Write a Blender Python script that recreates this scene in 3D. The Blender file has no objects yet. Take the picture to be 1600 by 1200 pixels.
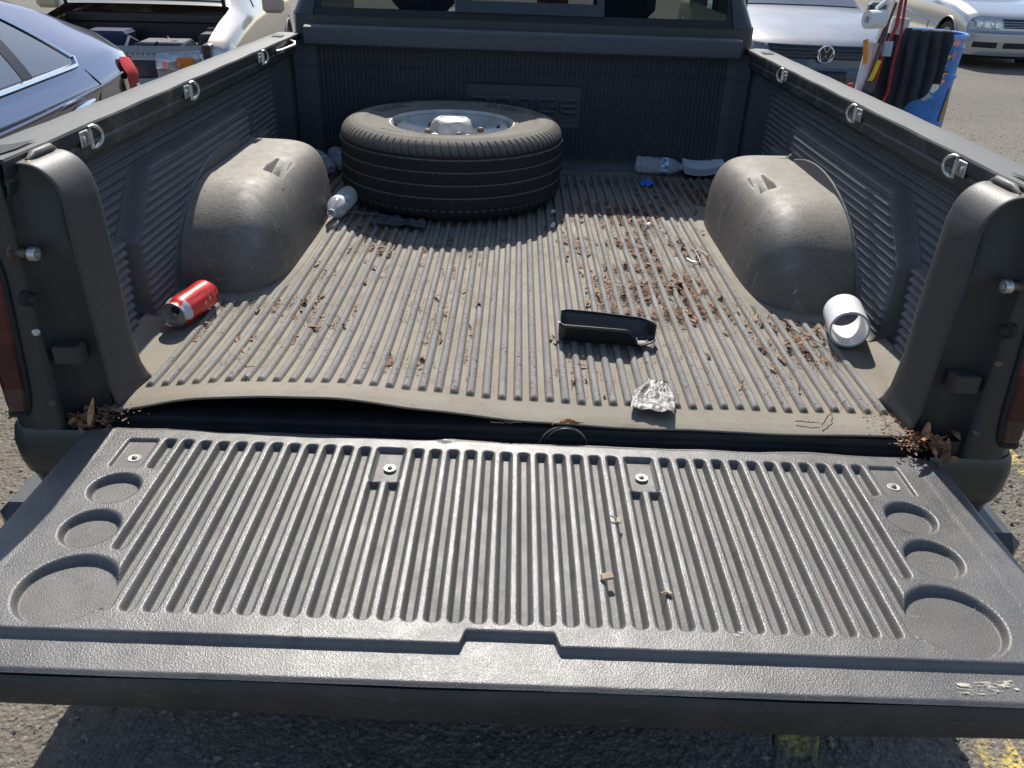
import bpy, math, random
import numpy as np
from math import sin, cos, pi, radians
from mathutils import Vector, Matrix
random.seed(7); rng = np.random.default_rng(7)
S = bpy.context.scene
# ------------------------------------------------------------------ camera, sky, sun, exposure
PITCH, YAW, ROLL = radians(-29.06), radians(0.4335), radians(2.065)
camd = bpy.data.cameras.new('camera'); cam = bpy.data.objects.new('camera', camd); S.collection.objects.link(cam)
fw = Vector((sin(YAW)*cos(PITCH), cos(YAW)*cos(PITCH), sin(PITCH)))
rt0 = Vector((cos(YAW), -sin(YAW), 0)); up0 = rt0.cross(fw)
rt = cos(ROLL)*rt0 + sin(ROLL)*up0; up = -sin(ROLL)*rt0 + cos(ROLL)*up0
M = Matrix((rt, up, -fw)).transposed().to_4x4(); M.translation = (-0.0201, -1.3243, 0.8199)
cam.matrix_world = M
camd.sensor_width = 36; camd.lens = 1255.1/1600*36; camd.clip_start = .02; camd.clip_end = 900
S.camera = cam
SUN = Vector((-0.055, 0.97, 1.0)).normalized()
W = bpy.data.worlds.new('World'); S.world = W; W.use_nodes = True
nt = W.node_tree; nt.nodes.clear()
sky = nt.nodes.new('ShaderNodeTexSky'); sky.sky_type = 'NISHITA'; sky.sun_disc = False
sky.sun_elevation = math.asin(SUN.z); sky.sun_rotation = math.atan2(SUN.x, SUN.y)
sky.air_density = 1.0; sky.dust_density = .8; sky.ozone_density = 1.0
bg = nt.nodes.new('ShaderNodeBackground'); bg.inputs[1].default_value = 0.125
wo = nt.nodes.new('ShaderNodeOutputWorld'); nt.links.new(sky.outputs[0], bg.inputs[0]); nt.links.new(bg.outputs[0], wo.inputs[0])
sl = bpy.data.lights.new('sun', 'SUN'); sl.energy = 4.8; sl.angle = radians(.53); sl.color = (1, .95, .87)
so = bpy.data.objects.new('sun', sl); S.collection.objects.link(so); so.rotation_euler = SUN.to_track_quat('Z', 'Y').to_euler()
S.view_settings.view_transform = 'Standard'; S.view_settings.look = 'None'; S.view_settings.gamma = 1
S.view_settings.use_curve_mapping = False; S.view_settings.exposure = 0.36
GZ = -0.80                                      # ground height; z = 0 is the bed floor
# ------------------------------------------------------------------ helpers
COL = S.collection
def link(o, parent=None):
    COL.objects.link(o)
    if parent is not None: o.parent = parent
    return o
def tag(o, label=None, cat=None, group=None, kind=None):
    if label: o['label'] = label
    if cat: o['category'] = cat
    if group: o['group'] = group
    if kind: o['kind'] = kind
    return o
def empty(name, loc=(0, 0, 0), rot=(0, 0, 0), label=None, cat=None, group=None, parent=None):
    o = bpy.data.objects.new(name, None); o.empty_display_size = .1; o.location = loc; o.rotation_euler = rot
    link(o, parent); tag(o, label, cat, group); return o
def mesh(name, V, F, m=None, parent=None, smooth=True, sharp=None, loc=None, rot=None):
    me = bpy.data.meshes.new(name)
    me.from_pydata([tuple(map(float, v)) for v in V], [], [tuple(map(int, f)) for f in F]); me.validate()
    if m is not None: me.materials.append(m)
    if smooth:
        me.shade_smooth()
        if sharp: me.set_sharp_from_angle(angle=radians(sharp))
    o = bpy.data.objects.new(name, me)
    if loc is not None: o.location = loc
    if rot is not None: o.rotation_euler = rot
    return link(o, parent)
class MB:
    def __init__(s): s.v = []; s.f = []
    def add(s, V, F, T=None):
        b = len(s.v)
        if T is not None: V = [T @ Vector(v) for v in V]
        s.v += [tuple(v) for v in V]; s.f += [tuple(b+i for i in f) for f in F]; return s
    def box(s, x0, x1, y0, y1, z0, z1, T=None, ch=0):
        if ch <= 0:
            V = [(x, y, z) for x in (x0, x1) for y in (y0, y1) for z in (z0, z1)]
            F = [(0, 1, 3, 2), (4, 6, 7, 5), (0, 4, 5, 1), (2, 3, 7, 6), (0, 2, 6, 4), (1, 5, 7, 3)]
            return s.add(V, F, T)
        V = []; idx = {}
        cx, cy, cz = (x0+x1)/2, (y0+y1)/2, (z0+z1)/2; hx, hy, hz = (x1-x0)/2, (y1-y0)/2, (z1-z0)/2
        for sx in (-1, 1):
            for sy in (-1, 1):
                for sz in (-1, 1):
                    for a in range(3):
                        h = [hx-ch, hy-ch, hz-ch]; h[a] += ch
                        idx[(sx, sy, sz, a)] = len(V); V.append((cx+sx*h[0], cy+sy*h[1], cz+sz*h[2]))
        F = []
        for a in range(3):
            o = [i for i in range(3) if i != a]
            for sa in (-1, 1):
                q = []
                for (p, r) in ((-1, -1), (1, -1), (1, 1), (-1, 1)):
                    k = [0, 0, 0]; k[a] = sa; k[o[0]] = p; k[o[1]] = r; q.append(idx[(k[0], k[1], k[2], a)])
                F.append(q)
            for p in (-1, 1):
                for r in (-1, 1):
                    q = []
                    for (t, ax) in ((-1, o[0]), (-1, o[1]), (1, o[1]), (1, o[0])):
                        k = [0, 0, 0]; k[a] = t; k[o[0]] = p; k[o[1]] = r; q.append(idx[(k[0], k[1], k[2], ax)])
                    F.append(q)
        for sx in (-1, 1):
            for sy in (-1, 1):
                for sz in (-1, 1): F.append([idx[(sx, sy, sz, a)] for a in range(3)])
        return s.add(V, F, T)
    def tube(s, pts, r, n=8, closed=False, cap=True):
        P = [Vector(p) for p in pts]; N = len(P); rs = r if hasattr(r, '__len__') else [r]*N
        b = len(s.v); up_ = Vector((0, 0, 1)); prev = None
        for i in range(N):
            if closed: t = P[(i+1) % N]-P[i-1]
            else: t = P[min(i+1, N-1)]-P[max(i-1, 0)]
            t.normalize()
            if prev is None:
                a = up_ if abs(t.z) < .9 else Vector((1, 0, 0)); u = t.cross(a).normalized()
            else:
                u = (prev-t*prev.dot(t)).normalized()
            prev = u; w = t.cross(u)
            for k in range(n):
                a = 2*pi*k/n; s.v.append(tuple(P[i]+rs[i]*(cos(a)*u+sin(a)*w)))
        R = N if closed else N-1
        for i in range(R):
            for k in range(n):
                a = b+i*n; c = b+((i+1) % N)*n; s.f.append((a+k, a+(k+1) % n, c+(k+1) % n, c+k))
        if cap and not closed:
            s.f.append(tuple(b+k for k in range(n))[::-1]); s.f.append(tuple(b+(N-1)*n+k for k in range(n)))
        return s
    def lathe(s, prof, n=32, T=None, cap0=False, cap1=False):
        V = [(r*cos(2*pi*k/n), r*sin(2*pi*k/n), z) for (r, z) in prof for k in range(n)]
        F = [(i*n+k, i*n+(k+1) % n, (i+1)*n+(k+1) % n, (i+1)*n+k) for i in range(len(prof)-1) for k in range(n)]
        if cap0: F.append(tuple(range(n))[::-1])
        if cap1: F.append(tuple((len(prof)-1)*n+k for k in range(n)))
        return s.add(V, F, T)
    def build(s, name, m=None, parent=None, smooth=True, sharp=35, **k): return mesh(name, s.v, s.f, m, parent, smooth, sharp, **k)
def grid(name, X, Y, Z, m=None, parent=None, smooth=True, mask=None, flip=False, sharp=None, closeU=False):
    n, k = X.shape; V = np.stack([X, Y, Z], -1).reshape(-1, 3).astype(np.float32)
    I = np.arange(n*k).reshape(n, k)
    if closeU: I = np.vstack([I, I[:1]])
    A = I[:-1, :-1]; B = I[1:, :-1]; C = I[1:, 1:]; D = I[:-1, 1:]
    F = np.stack([A, B, C, D] if not flip else [A, D, C, B], -1)
    if mask is not None: F = F[mask]
    F = F.reshape(-1, 4)
    me = bpy.data.meshes.new(name); me.vertices.add(len(V)); me.vertices.foreach_set('co', V.ravel())
    me.loops.add(F.size); me.loops.foreach_set('vertex_index', F.ravel().astype(np.int32))
    me.polygons.add(len(F)); me.polygons.foreach_set('loop_start', np.arange(0, F.size, 4, dtype=np.int32))
    me.update(calc_edges=True); me.validate()
    if smooth:
        me.shade_smooth()
        if sharp: me.set_sharp_from_angle(angle=radians(sharp))
    if m is not None: me.materials.append(m)
    return link(bpy.data.objects.new(name, me), parent)
def attr(o, name, A):
    a = o.data.attributes.new(name, 'FLOAT', 'POINT'); a.data.foreach_set('value', np.ascontiguousarray(A, dtype=np.float32).ravel())
def copy_tree(o, parent=None):
    c = o.copy(); COL.objects.link(c)
    if parent is not None: c.parent = parent
    for ch in list(o.children): copy_tree(ch, c)
    return c
def sm(a, b, x): t = np.clip((x-a)/(b-a), 0, 1); return t*t*(3-2*t)
def TR(loc, zdir, roll=0):
    z = Vector(zdir).normalized(); a = Vector((0, 0, 1)) if abs(z.z) < .95 else Vector((0, 1, 0))
    x = a.cross(z).normalized(); y = z.cross(x); R = Matrix((x, y, z)).transposed().to_4x4(); R.translation = loc
    return R @ Matrix.Rotation(roll, 4, 'Z')
def vnoise(x, y, seed=0):                       # cheap smooth value noise, numpy
    xi = np.floor(x).astype(int); yi = np.floor(y).astype(int); xf = x-xi; yf = y-yi
    def h(a, b): return np.mod(np.sin(a*127.1+b*311.7+seed*74.7)*43758.5453, 1.0)
    u = xf*xf*(3-2*xf); v = yf*yf*(3-2*yf)
    return (h(xi, yi)*(1-u)+h(xi+1, yi)*u)*(1-v)+(h(xi, yi+1)*(1-u)+h(xi+1, yi+1)*u)*v
# ------------------------------------------------------------------ materials
class NT:
    def __init__(s, name):
        s.m = bpy.data.materials.new(name); s.m.use_nodes = True; s.t = s.m.node_tree; s.t.nodes.clear()
        s.out = s.n('OutputMaterial'); s.p = s.n('BsdfPrincipled'); s.l(s.p.outputs[0], s.out.inputs[0])
        s.tc = s.n('TexCoord').outputs['Object']
    def n(s, k): return s.t.nodes.new('ShaderNode'+k)
    def l(s, a, b): s.t.links.new(a, b)
    def inp(s, sock, v):
        if hasattr(v, 'is_linked') or isinstance(v, bpy.types.NodeSocket): s.l(v, sock)
        else: sock.default_value = (*v, 1) if isinstance(v, (tuple, list)) and len(v) == 3 and sock.type == 'RGBA' else v
    def noise(s, sc, det=4, rough=.55, vec=None, dist=0):
        o = s.n('TexNoise'); o.inputs['Scale'].default_value = sc; o.inputs['Detail'].default_value = det
        o.inputs['Roughness'].default_value = rough; o.inputs['Distortion'].default_value = dist
        s.l(vec or s.tc, o.inputs['Vector']); return o.outputs['Fac']
    def vor(s, sc, feat='F1', out='Distance', vec=None, rnd=1):
        o = s.n('TexVoronoi'); o.feature = feat; o.inputs['Scale'].default_value = sc; o.inputs['Randomness'].default_value = rnd
        s.l(vec or s.tc, o.inputs['Vector']); return o.outputs[out]
    def mapv(s, sc, vec=None, rot=(0, 0, 0)):
        o = s.n('Mapping'); o.inputs['Scale'].default_value = sc; o.inputs['Rotation'].default_value = rot
        s.l(vec or s.tc, o.inputs['Vector']); return o.outputs[0]
    def ramp(s, f, a, b, c0=0., c1=1.):
        o = s.n('MapRange'); s.l(f, o.inputs[0]); o.inputs[1].default_value = a; o.inputs[2].default_value = b
        o.inputs[3].default_value = c0; o.inputs[4].default_value = c1; return o.outputs[0]
    def mix(s, f, a, b):
        o = s.n('Mix'); o.data_type = 'RGBA'; s.inp(o.inputs[0], f); s.inp(o.inputs[6], a); s.inp(o.inputs[7], b); return o.outputs[2]
    def math(s, op, a, b=0.):
        o = s.n('Math'); o.operation = op; s.inp(o.inputs[0], a); s.inp(o.inputs[1], b); return o.outputs[0]
    def nz(s, ax=2):
        g = s.n('NewGeometry'); x = s.n('SeparateXYZ'); s.l(g.outputs['Normal'], x.inputs[0]); return x.outputs[ax]
    def at(s, name): o = s.n('Attribute'); o.attribute_name = name; return o.outputs['Fac']
    def pos(s, ax):
        x = s.n('SeparateXYZ'); s.l(s.tc, x.inputs[0]); return x.outputs[ax]
    def bump(s, h, dist, st=1., prev=None):
        b = s.n('Bump'); s.l(h, b.inputs['Height']); b.inputs['Distance'].default_value = dist; b.inputs['Strength'].default_value = st
        if prev is not None: s.l(prev, b.inputs['Normal'])
        s.l(b.outputs[0], s.p.inputs['Normal']); return b.outputs[0]
    def set(s, **k):
        for a, v in k.items():
            s.inp(s.p.inputs[{'col': 'Base Color', 'rough': 'Roughness', 'metal': 'Metallic', 'spec': 'Specular IOR Level', 'coat': 'Coat Weight',
                              'coatr': 'Coat Roughness', 'trans': 'Transmission Weight', 'ior': 'IOR', 'alpha': 'Alpha', 'sub': 'Subsurface Weight'}[a]], v)
        return s
def simple(name, c, rough=.5, metal=0., var=.15, sc=30, bump=0., bsc=200, **k):
    t = NT(name); c2 = tuple(min(1, x*(1+var)) for x in c); c1 = tuple(x*(1-var) for x in c)
    t.set(col=t.mix(t.ramp(t.noise(sc), .3, .7), c1, c2), rough=rough, metal=metal, **k)
    if bump: t.bump(t.noise(bsc, 3), bump)
    return t.m
M_ = {}
# dusty bed floor plastic: beige dust in the flats, greyer ribs, black pin scratches
t = NT('dusty_liner_floor')
dust = t.ramp(t.noise(2.3, 5, .6), .3, .7); d2 = t.ramp(t.noise(14, 5, .65), .35, .7)
base = t.mix(dust, (.190, .168, .130), (.285, .258, .205)); base = t.mix(t.math('MULTIPLY', d2, .4), base, (.20, .17, .13))
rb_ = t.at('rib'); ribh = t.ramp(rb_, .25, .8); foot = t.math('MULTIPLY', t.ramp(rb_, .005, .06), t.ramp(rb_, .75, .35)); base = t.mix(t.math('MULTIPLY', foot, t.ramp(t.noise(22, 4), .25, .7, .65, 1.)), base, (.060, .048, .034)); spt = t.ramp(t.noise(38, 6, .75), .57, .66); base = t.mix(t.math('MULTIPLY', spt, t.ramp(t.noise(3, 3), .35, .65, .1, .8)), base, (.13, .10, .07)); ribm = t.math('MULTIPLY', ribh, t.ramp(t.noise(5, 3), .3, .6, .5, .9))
ribm = t.math('MULTIPLY', ribh, t.ramp(t.noise(5, 3), .3, .6, .75, 1.)); base = t.mix(ribm, base, t.mix(t.ramp(t.noise(1, 4, .7, vec=t.mapv((60, 9, 20))), .4, .65), (.165, .163, .158), (.235, .228, .212)))
sp = t.ramp(t.noise(1, 3, .7, vec=t.mapv((190, 110, 120))), .575, .61)
sp2 = t.math('MULTIPLY', sp, t.ramp(t.noise(6, 2), .42, .55)); sp3 = t.math('MULTIPLY', sp2, t.ramp(rb_, .4, .6))
base = t.mix(sp3, base, (.03, .028, .026))
st = t.math('MULTIPLY', t.ramp(t.noise(7, 6, .7, dist=1), .58, .68), .6); base = t.mix(st, base, (.15, .11, .07))
t.set(col=base, rough=t.ramp(t.noise(9), .3, .7, .62, .85), spec=.35); t.bump(t.noise(260, 5, .7), .0012, .8); M_['floor'] = t.m
# wheel wells: scuffed black plastic under dust that lies on the top
t = NT('dusty_wheel_well')
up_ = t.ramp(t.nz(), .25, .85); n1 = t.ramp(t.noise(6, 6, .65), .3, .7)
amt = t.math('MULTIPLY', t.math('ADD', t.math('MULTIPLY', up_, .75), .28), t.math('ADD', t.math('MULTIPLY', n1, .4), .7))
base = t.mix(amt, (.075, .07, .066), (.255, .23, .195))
sc_ = t.ramp(t.noise(1, 3, .6, vec=t.mapv((300, 25, 40), rot=(0, .3, .5))), .66, .70); base = t.mix(sc_, base, (.04, .04, .04))
sc2 = t.ramp(t.noise(1, 3, .6, vec=t.mapv((40, 260, 30), rot=(.2, 0, .9))), .67, .71); base = t.mix(sc2, base, (.34, .32, .30)); pit = t.ramp(t.noise(75, 3, .6), .68, .71); base = t.mix(pit, base, (.03, .028, .026))
sn = t.ramp(t.noise(28, 5, .7), .50, .70); base = t.mix(t.math('MULTIPLY', sn, .55), base, (.12, .105, .09)); sn2 = t.ramp(t.noise(1, 4, .7, vec=t.mapv((9, 40, 9), rot=(.3, 0, .4))), .58, .66); base = t.mix(t.math('MULTIPLY', sn2, .35), base, (.33, .30, .26))
t.set(col=base, rough=t.ramp(t.noise(22, 5, .7), .3, .7, .46, .72), spec=.4); t.bump(t.noise(150, 6, .7), .0016, .7); M_['well'] = t.m
# bed side / headboard plastic, dark with thin dust on upward faces
def dark_liner(name, c=(.058, .066, .078), dustc=(.20, .195, .18), k=.8, rough=.6):
    t = NT(name); upf = t.ramp(t.nz(), .25, .95); n = t.ramp(t.noise(8, 5, .65), .3, .75)
    a = t.math('MULTIPLY', t.math('ADD', t.math('MULTIPLY', upf, k), .12), t.math('ADD', t.math('MULTIPLY', n, .6), .5))
    b = t.mix(a, c, dustc); s_ = t.ramp(t.noise(1, 3, .6, vec=t.mapv((90, 300, 50), rot=(.5, .3, 0))), .69, .72)
    b = t.mix(t.math('MULTIPLY', s_, .6), b, (.2, .19, .18))
    t.set(col=b, rough=rough, spec=.45); t.bump(t.noise(300, 4, .6), .0008, .6); return t.m
M_['side'] = dark_liner('bed_side_plastic'); M_['head'] = dark_liner('headboard_plastic', (.030, .037, .054), k=.35)
M_['pillarcover'] = dark_liner('pillar_cover_plastic', (.030, .031, .034), (.19, .172, .15), .85, .5)
# tailgate liner: pebble-grained plastic, worn shiny
t = NT('tailgate_liner_plastic')
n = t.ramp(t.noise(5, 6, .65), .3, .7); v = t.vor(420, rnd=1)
wear = t.ramp(t.noise(1, 4, .6, vec=t.mapv((60, 14, 20), rot=(0, 0, .6))), .60, .72)
base = t.mix(n, (.074, .071, .069), (.130, .124, .116)); base = t.mix(t.math('MULTIPLY', wear, .4), base, (.16, .155, .15))
sc_ = t.ramp(t.noise(1, 3, .6, vec=t.mapv((500, 30, 30), rot=(0, 0, .35))), .69, .72); base = t.mix(sc_, base, (.22, .215, .2))
sc3 = t.ramp(t.noise(1, 3, .6, vec=t.mapv((40, 600, 30), rot=(0, 0, .9))), .71, .73); base = t.mix(sc3, base, (.03, .03, .03))
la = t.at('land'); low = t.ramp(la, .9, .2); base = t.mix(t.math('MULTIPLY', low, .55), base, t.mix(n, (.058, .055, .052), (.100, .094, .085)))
sta = t.ramp(t.noise(11, 6, .75, dist=.6), .56, .68); base = t.mix(t.math('MULTIPLY', sta, .45), base, (.035, .034, .035)); dst = t.ramp(t.noise(3.1, 5, .7), .52, .72); base = t.mix(t.math('MULTIPLY', dst, .35), base, (.17, .155, .135))
s5 = t.ramp(t.noise(1, 4, .6, vec=t.mapv((160, 9, 9), rot=(0, 0, -.7))), .66, .69); base = t.mix(t.math('MULTIPLY', s5, .3), base, (.25, .24, .225)); s6 = t.ramp(t.noise(1, 4, .6, vec=t.mapv((14, 260, 9), rot=(0, 0, .12))), .68, .70); base = t.mix(t.math('MULTIPLY', s6, .4), base, (.24, .23, .21))
rg = t.math('ADD', t.ramp(t.noise(17, 5, .7), .3, .7, .28, .46), t.math('MULTIPLY', low, .16)); t.set(col=base, rough=rg, spec=.6)
b1 = t.bump(v, .0007, .5); t.bump(t.noise(900, 3, .7), .0006, .5, b1); M_['gate'] = t.m
t = NT('pale_paint_scuff'); t.set(col=(.5, .47, .38), rough=.8); a = t.ramp(t.noise(1, 5, .7, vec=t.mapv((60, 220, 60), rot=(0, 0, .4))), .5, .58); t.set(alpha=a); M_['scuff'] = t.m
t = NT('tailgate_edge_plastic'); c = t.mix(t.ramp(t.noise(5, 6, .7), .35, .7), (.026, .026, .027), (.060, .054, .049)); c = t.mix(t.ramp(t.noise(1, 4, .65, vec=t.mapv((30, 30, 260))), .62, .70, 0, .7), c, (.13, .12, .11)); c = t.mix(t.ramp(t.noise(40, 4, .7), .64, .70, 0, .8), c, (.012, .012, .012)); t.set(col=c, rough=.6); t.bump(t.noise(400, 3), .0005, .6); M_['gate_edge'] = t.m
def paint(name, c, rough=.35, flake=.0, dust=.25, dustc=(.22, .21, .19), coat=.4):
    t = NT(name); n = t.ramp(t.noise(3, 6, .65), .35, .75); u = t.ramp(t.nz(), .3, 1.)
    a = t.math('MULTIPLY', t.math('ADD', t.math('MULTIPLY', u, .8), .15), dust); a = t.math('MULTIPLY', a, t.math('ADD', t.math('MULTIPLY', n, .35), .75))
    t.set(col=t.mix(a, c, dustc), rough=rough, metal=flake, coat=coat, coatr=.08); t.bump(t.noise(60, 3), .0002, .3); return t.m
M_['truck'] = paint('faded_dark_green_paint', (.012, .020, .021), .42, dust=.25, coat=.15)
M_['truckcab'] = paint('dusty_cab_paint', (.018, .024, .032), .45, dust=.22, coat=.1)
t = NT('dust_covered_rail'); n = t.ramp(t.noise(4, 6, .65), .3, .75); u = t.ramp(t.nz(), .55, .95)
t.set(col=t.mix(t.math('MULTIPLY', u, t.math('ADD', t.math('MULTIPLY', n, .25), .75)), t.mix(t.ramp(t.noise(11, 5, .7), .52, .68), (.022, .030, .031), (.10, .085, .075)), (.165, .156, .138)), rough=.55, spec=.4); t.bump(t.noise(160, 4), .0004, .5); M_['rail'] = t.m
M_['jamb'] = simple('dirty_jamb_paint', (.012, .015, .017), .45, var=.5, sc=12)
M_['black'] = simple('black_rubber', (.012, .012, .013), .7)
M_['blackp'] = simple('black_plastic', (.018, .019, .022), .35, var=.3, sc=12)
M_['steel'] = simple('zinc_steel', (.55, .55, .54), .38, .9, var=.2, sc=60, bump=.0002)
M_['rusty'] = simple('grimy_bolt_steel', (.14, .11, .085), .55, .5, var=.5, sc=90)
M_['washer'] = simple('bright_washer', (.62, .60, .56), .4, .55, var=.15, sc=80)
M_['chrome'] = simple('chrome_trim', (.8, .8, .8), .12, 1., var=.05)
M_['sill'] = simple('bed_sill_metal', (.010, .010, .012), .6, var=.6, sc=15)
M_['redlens'] = simple('red_lens', (.50, .004, .010), .5, var=.2, sc=12, spec=.15)
M_['darkredlens'] = simple('smoked_red_lens', (.05, .008, .01), .2, var=.3, sc=12)
M_['smoked'] = simple('smoked_lens', (.06, .035, .03), .2, var=.4, sc=14); M_['smokedred'] = simple('dull_red_lens', (.11, .018, .018), .22, var=.4, sc=9)
M_['clearlens'] = simple('pale_lens', (.55, .54, .52), .12, .5, var=.35, sc=22, coat=1.)
M_['orangelens'] = simple('amber_lens', (.75, .25, .04), .2, var=.3, sc=30)
# glass
t = NT('clear_glass'); t.set(col=(.9, .95, .95), rough=.02, trans=1., ior=1.45); M_['glass'] = t.m
t = NT('dark_window_glass'); t.set(col=(.010, .014, .013), rough=.03, spec=1., ior=2.0, coat=1.); M_['dglass'] = t.m
t = NT('tinted_window_glass'); t.set(col=(.16, .19, .185), rough=.02, trans=1., ior=1.25); M_['tglass'] = t.m
t = NT('bottle_plastic'); t.set(col=(.88, .92, .96), rough=.10, trans=.72, ior=1.3); t.bump(t.noise(90, 3), .001, .5); M_['pet'] = t.m
t = NT('lamp_cover'); t.set(col=(.85, .87, .87), rough=.12, trans=.85, ior=1.3); M_['lamp'] = t.m
# tyre rubber: brown dust on the sidewall
t = NT('dusty_tyre_rubber'); u = t.ramp(t.nz(), .10, .55); n = t.ramp(t.noise(9, 5, .65), .25, .75)
b = t.mix(t.math('MULTIPLY', u, t.math('ADD', t.math('MULTIPLY', n, .35), .65)), (.017, .019, .023), (.185, .168, .138))
t.set(col=b, rough=.8, spec=.3); t.bump(t.noise(240, 4), .0006, .6); M_['tyre'] = t.m
t = NT('dusty_alloy'); b = t.mix(t.ramp(t.noise(16, 5), .35, .7), (.60, .59, .57), (.42, .39, .34)); t.set(col=b, rough=.5, metal=.2); M_['alloy'] = t.m
# asphalt
def asphalt(name, yellow=False):
    t = NT(name); v = t.vor(75, out='Color'); sep = t.n('SeparateColor'); t.l(v, sep.inputs[0]); vd = t.vor(75); vd2 = t.vor(190)
    big = t.ramp(t.noise(.7, 6, .6), .3, .7); base = t.mix(big, (.135, .12, .097), (.20, .178, .145)); fs = t.ramp(t.noise(26, 6, .8), .50, .62); base = t.mix(t.math('MULTIPLY', fs, .55), base, (.075, .068, .058))
    stn = t.mix(sep.outputs[0], (.085, .08, .07), (.30, .27, .225)); f = t.math('MULTIPLY', t.ramp(vd, .25, .5, 1., 0.), .75)
    base = t.mix(f, base, stn); base = t.mix(t.ramp(t.noise(4, 6, .7), .60, .72, 0., .5), base, (.07, .07, .066))
    if yellow:
        k = t.ramp(t.noise(9, 7, .75), .44, .56); k = t.math('MULTIPLY', k, t.ramp(t.noise(90, 3, .7), .36, .52, .0, .9)); base = t.mix(k, base, (.60, .46, .13))
    t.set(col=base, rough=.88, spec=.3)
    b1 = t.bump(vd, .010, .6); b2 = t.bump(vd2, .004, .5, b1); t.bump(t.noise(14, 6, .7), .02, .3, b2); return t.m
M_['asph'] = asphalt('worn_asphalt'); M_['yellow'] = asphalt('worn_yellow_line', True)
M_['leaf'] = None
def leafmat(name, a, b):
    t = NT(name); oi = t.n('ObjectInfo'); n = t.noise(70, 4)
    t.set(col=t.mix(t.ramp(t.noise(45, 2, .5), .35, .65), a, b), rough=.75); return t.m
M_['leaf'] = leafmat('dry_leaf_flakes', (.105, .045, .022), (.30, .155, .080)); M_['leaf2'] = leafmat('orange_dry_leaf', (.30, .11, .04), (.62, .36, .18))
M_['leaf3'] = leafmat('dark_leaf', (.06, .026, .015), (.17, .072, .034))
# ------------------------------------------------------------------ ground
def sheet(name, x0, x1, y0, y1, z, m, parent=None, nx=2, ny=2):
    X, Y = np.meshgrid(np.linspace(x0, x1, nx), np.linspace(y0, y1, ny), indexing='ij'); return grid(name, X, Y, X*0+z, m, parent)
ground = sheet('ground', -300, 300, -300, 300, GZ, M_['asph']); tag(ground, kind='structure')
# a displaced piece of the same asphalt near the camera, coarse stones standing proud
def gh(X, Y): return GZ+.004+.004*(vnoise(X*60, Y*60, 1))+.005*(vnoise(X*110, Y*110, 2)**2)+.004*vnoise(X*9, Y*9, 4)
X, Y = np.meshgrid(np.linspace(-2.2, 2.2, 560), np.linspace(-.9, 1.6, 320), indexing='ij'); Z = gh(X, Y)
cr = np.abs(X-(.675+.03*np.sin(Y*9)+.02*np.sin(Y*31+1))); Z -= .022*np.exp(-(cr/.007)**2)*(Y < .6)*(Y > -.9)
e_ = np.minimum(np.minimum(X+2.2, 2.2-X), np.minimum(Y+.9, 1.6-Y)); Z = np.where(e_ < .02, GZ-.002, Z)
rough = grid('cracked_asphalt', X, Y, Z, M_['asph'], ground); tag(rough, kind='structure')
def strip(name, p0, p1, w, z=.003, n=420):
    p0 = np.array(p0, float); p1 = np.array(p1, float); d = (p1-p0); d /= np.linalg.norm(d); q = np.array([-d[1], d[0]])
    T, U = np.meshgrid(np.linspace(0, 1, n), np.linspace(-.5, .5, 18), indexing='ij')
    X = p0[0]+(p1[0]-p0[0])*T+q[0]*U*w; Y = p0[1]+(p1[1]-p0[1])*T+q[1]*U*w
    wav = 1+.0*X; inn = (np.abs(X) < 2.18) & (Y > -.88) & (Y < 1.58); Z = np.where(inn, gh(X, Y)+z, GZ+.004); e_ = np.abs(U) > .49; Z = np.where(e_ & inn, Z-.006, Z)
    o = grid(name, X, Y, Z, M_['yellow'], ground); tag(o, kind='structure'); return o
strip('yellow_line', (1.10, -1.2), (1.20, 1.5), .10); strip('yellow_line', (.35, -.9), (.78, .15), .10, .003)
strip('yellow_line', (1.9, .9), (1.5, 2.3), .09, .003)
strip('yellow_line', (-2.1, .35), (-1.0, .6), .10, .003)
for (a, b) in (((3.0, 4.3), (7.5, 4.9)), ((3.4, 3.7), (6.3, 3.0))): strip('yellow_line', a, b, .10, .003)
# loose grit
mb = MB()
for i in range(5200):
    x = random.uniform(-1.9, 2.1); y = random.uniform(-.7, 1.5)
    if abs(x) < .8 and y > .2: continue
    s = random.choice((.003, .004, .006, .009))*random.uniform(.7, 1.3)
    c = Vector((x, y, GZ+.010+s*.3)); V = []
    for d in ((1, 0, 0), (0, 1, 0), (-1, 0, 0), (0, -1, 0), (0, 0, .6), (0, 0, -.6)): V.append(c+Vector(d)*s*random.uniform(.6, 1.3))
    mb.add(V, [(0, 1, 4), (1, 2, 4), (2, 3, 4), (3, 0, 4), (1, 0, 5), (2, 1, 5), (3, 2, 5), (0, 3, 5)])
for i in range(2600):
    x = random.uniform(3.3, 8.5); y = random.uniform(2.2, 9.5); s = random.uniform(.004, .010)
    c = Vector((x, y, GZ+s*.3)); V = [c+Vector(d)*s*random.uniform(.6, 1.3) for d in ((1, 0, 0), (0, 1, 0), (-1, 0, 0), (0, -1, 0), (0, 0, .7), (0, 0, -.7))]
    mb.add(V, [(0, 1, 4), (1, 2, 4), (2, 3, 4), (3, 0, 4)])
g = mb.build('gravel', simple('grit_stones', (.17, .15, .125), .85, var=.7, sc=25), smooth=False)
tag(g, 'loose grey and tan grit scattered over the worn asphalt', 'gravel', kind='stuff')
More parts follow.
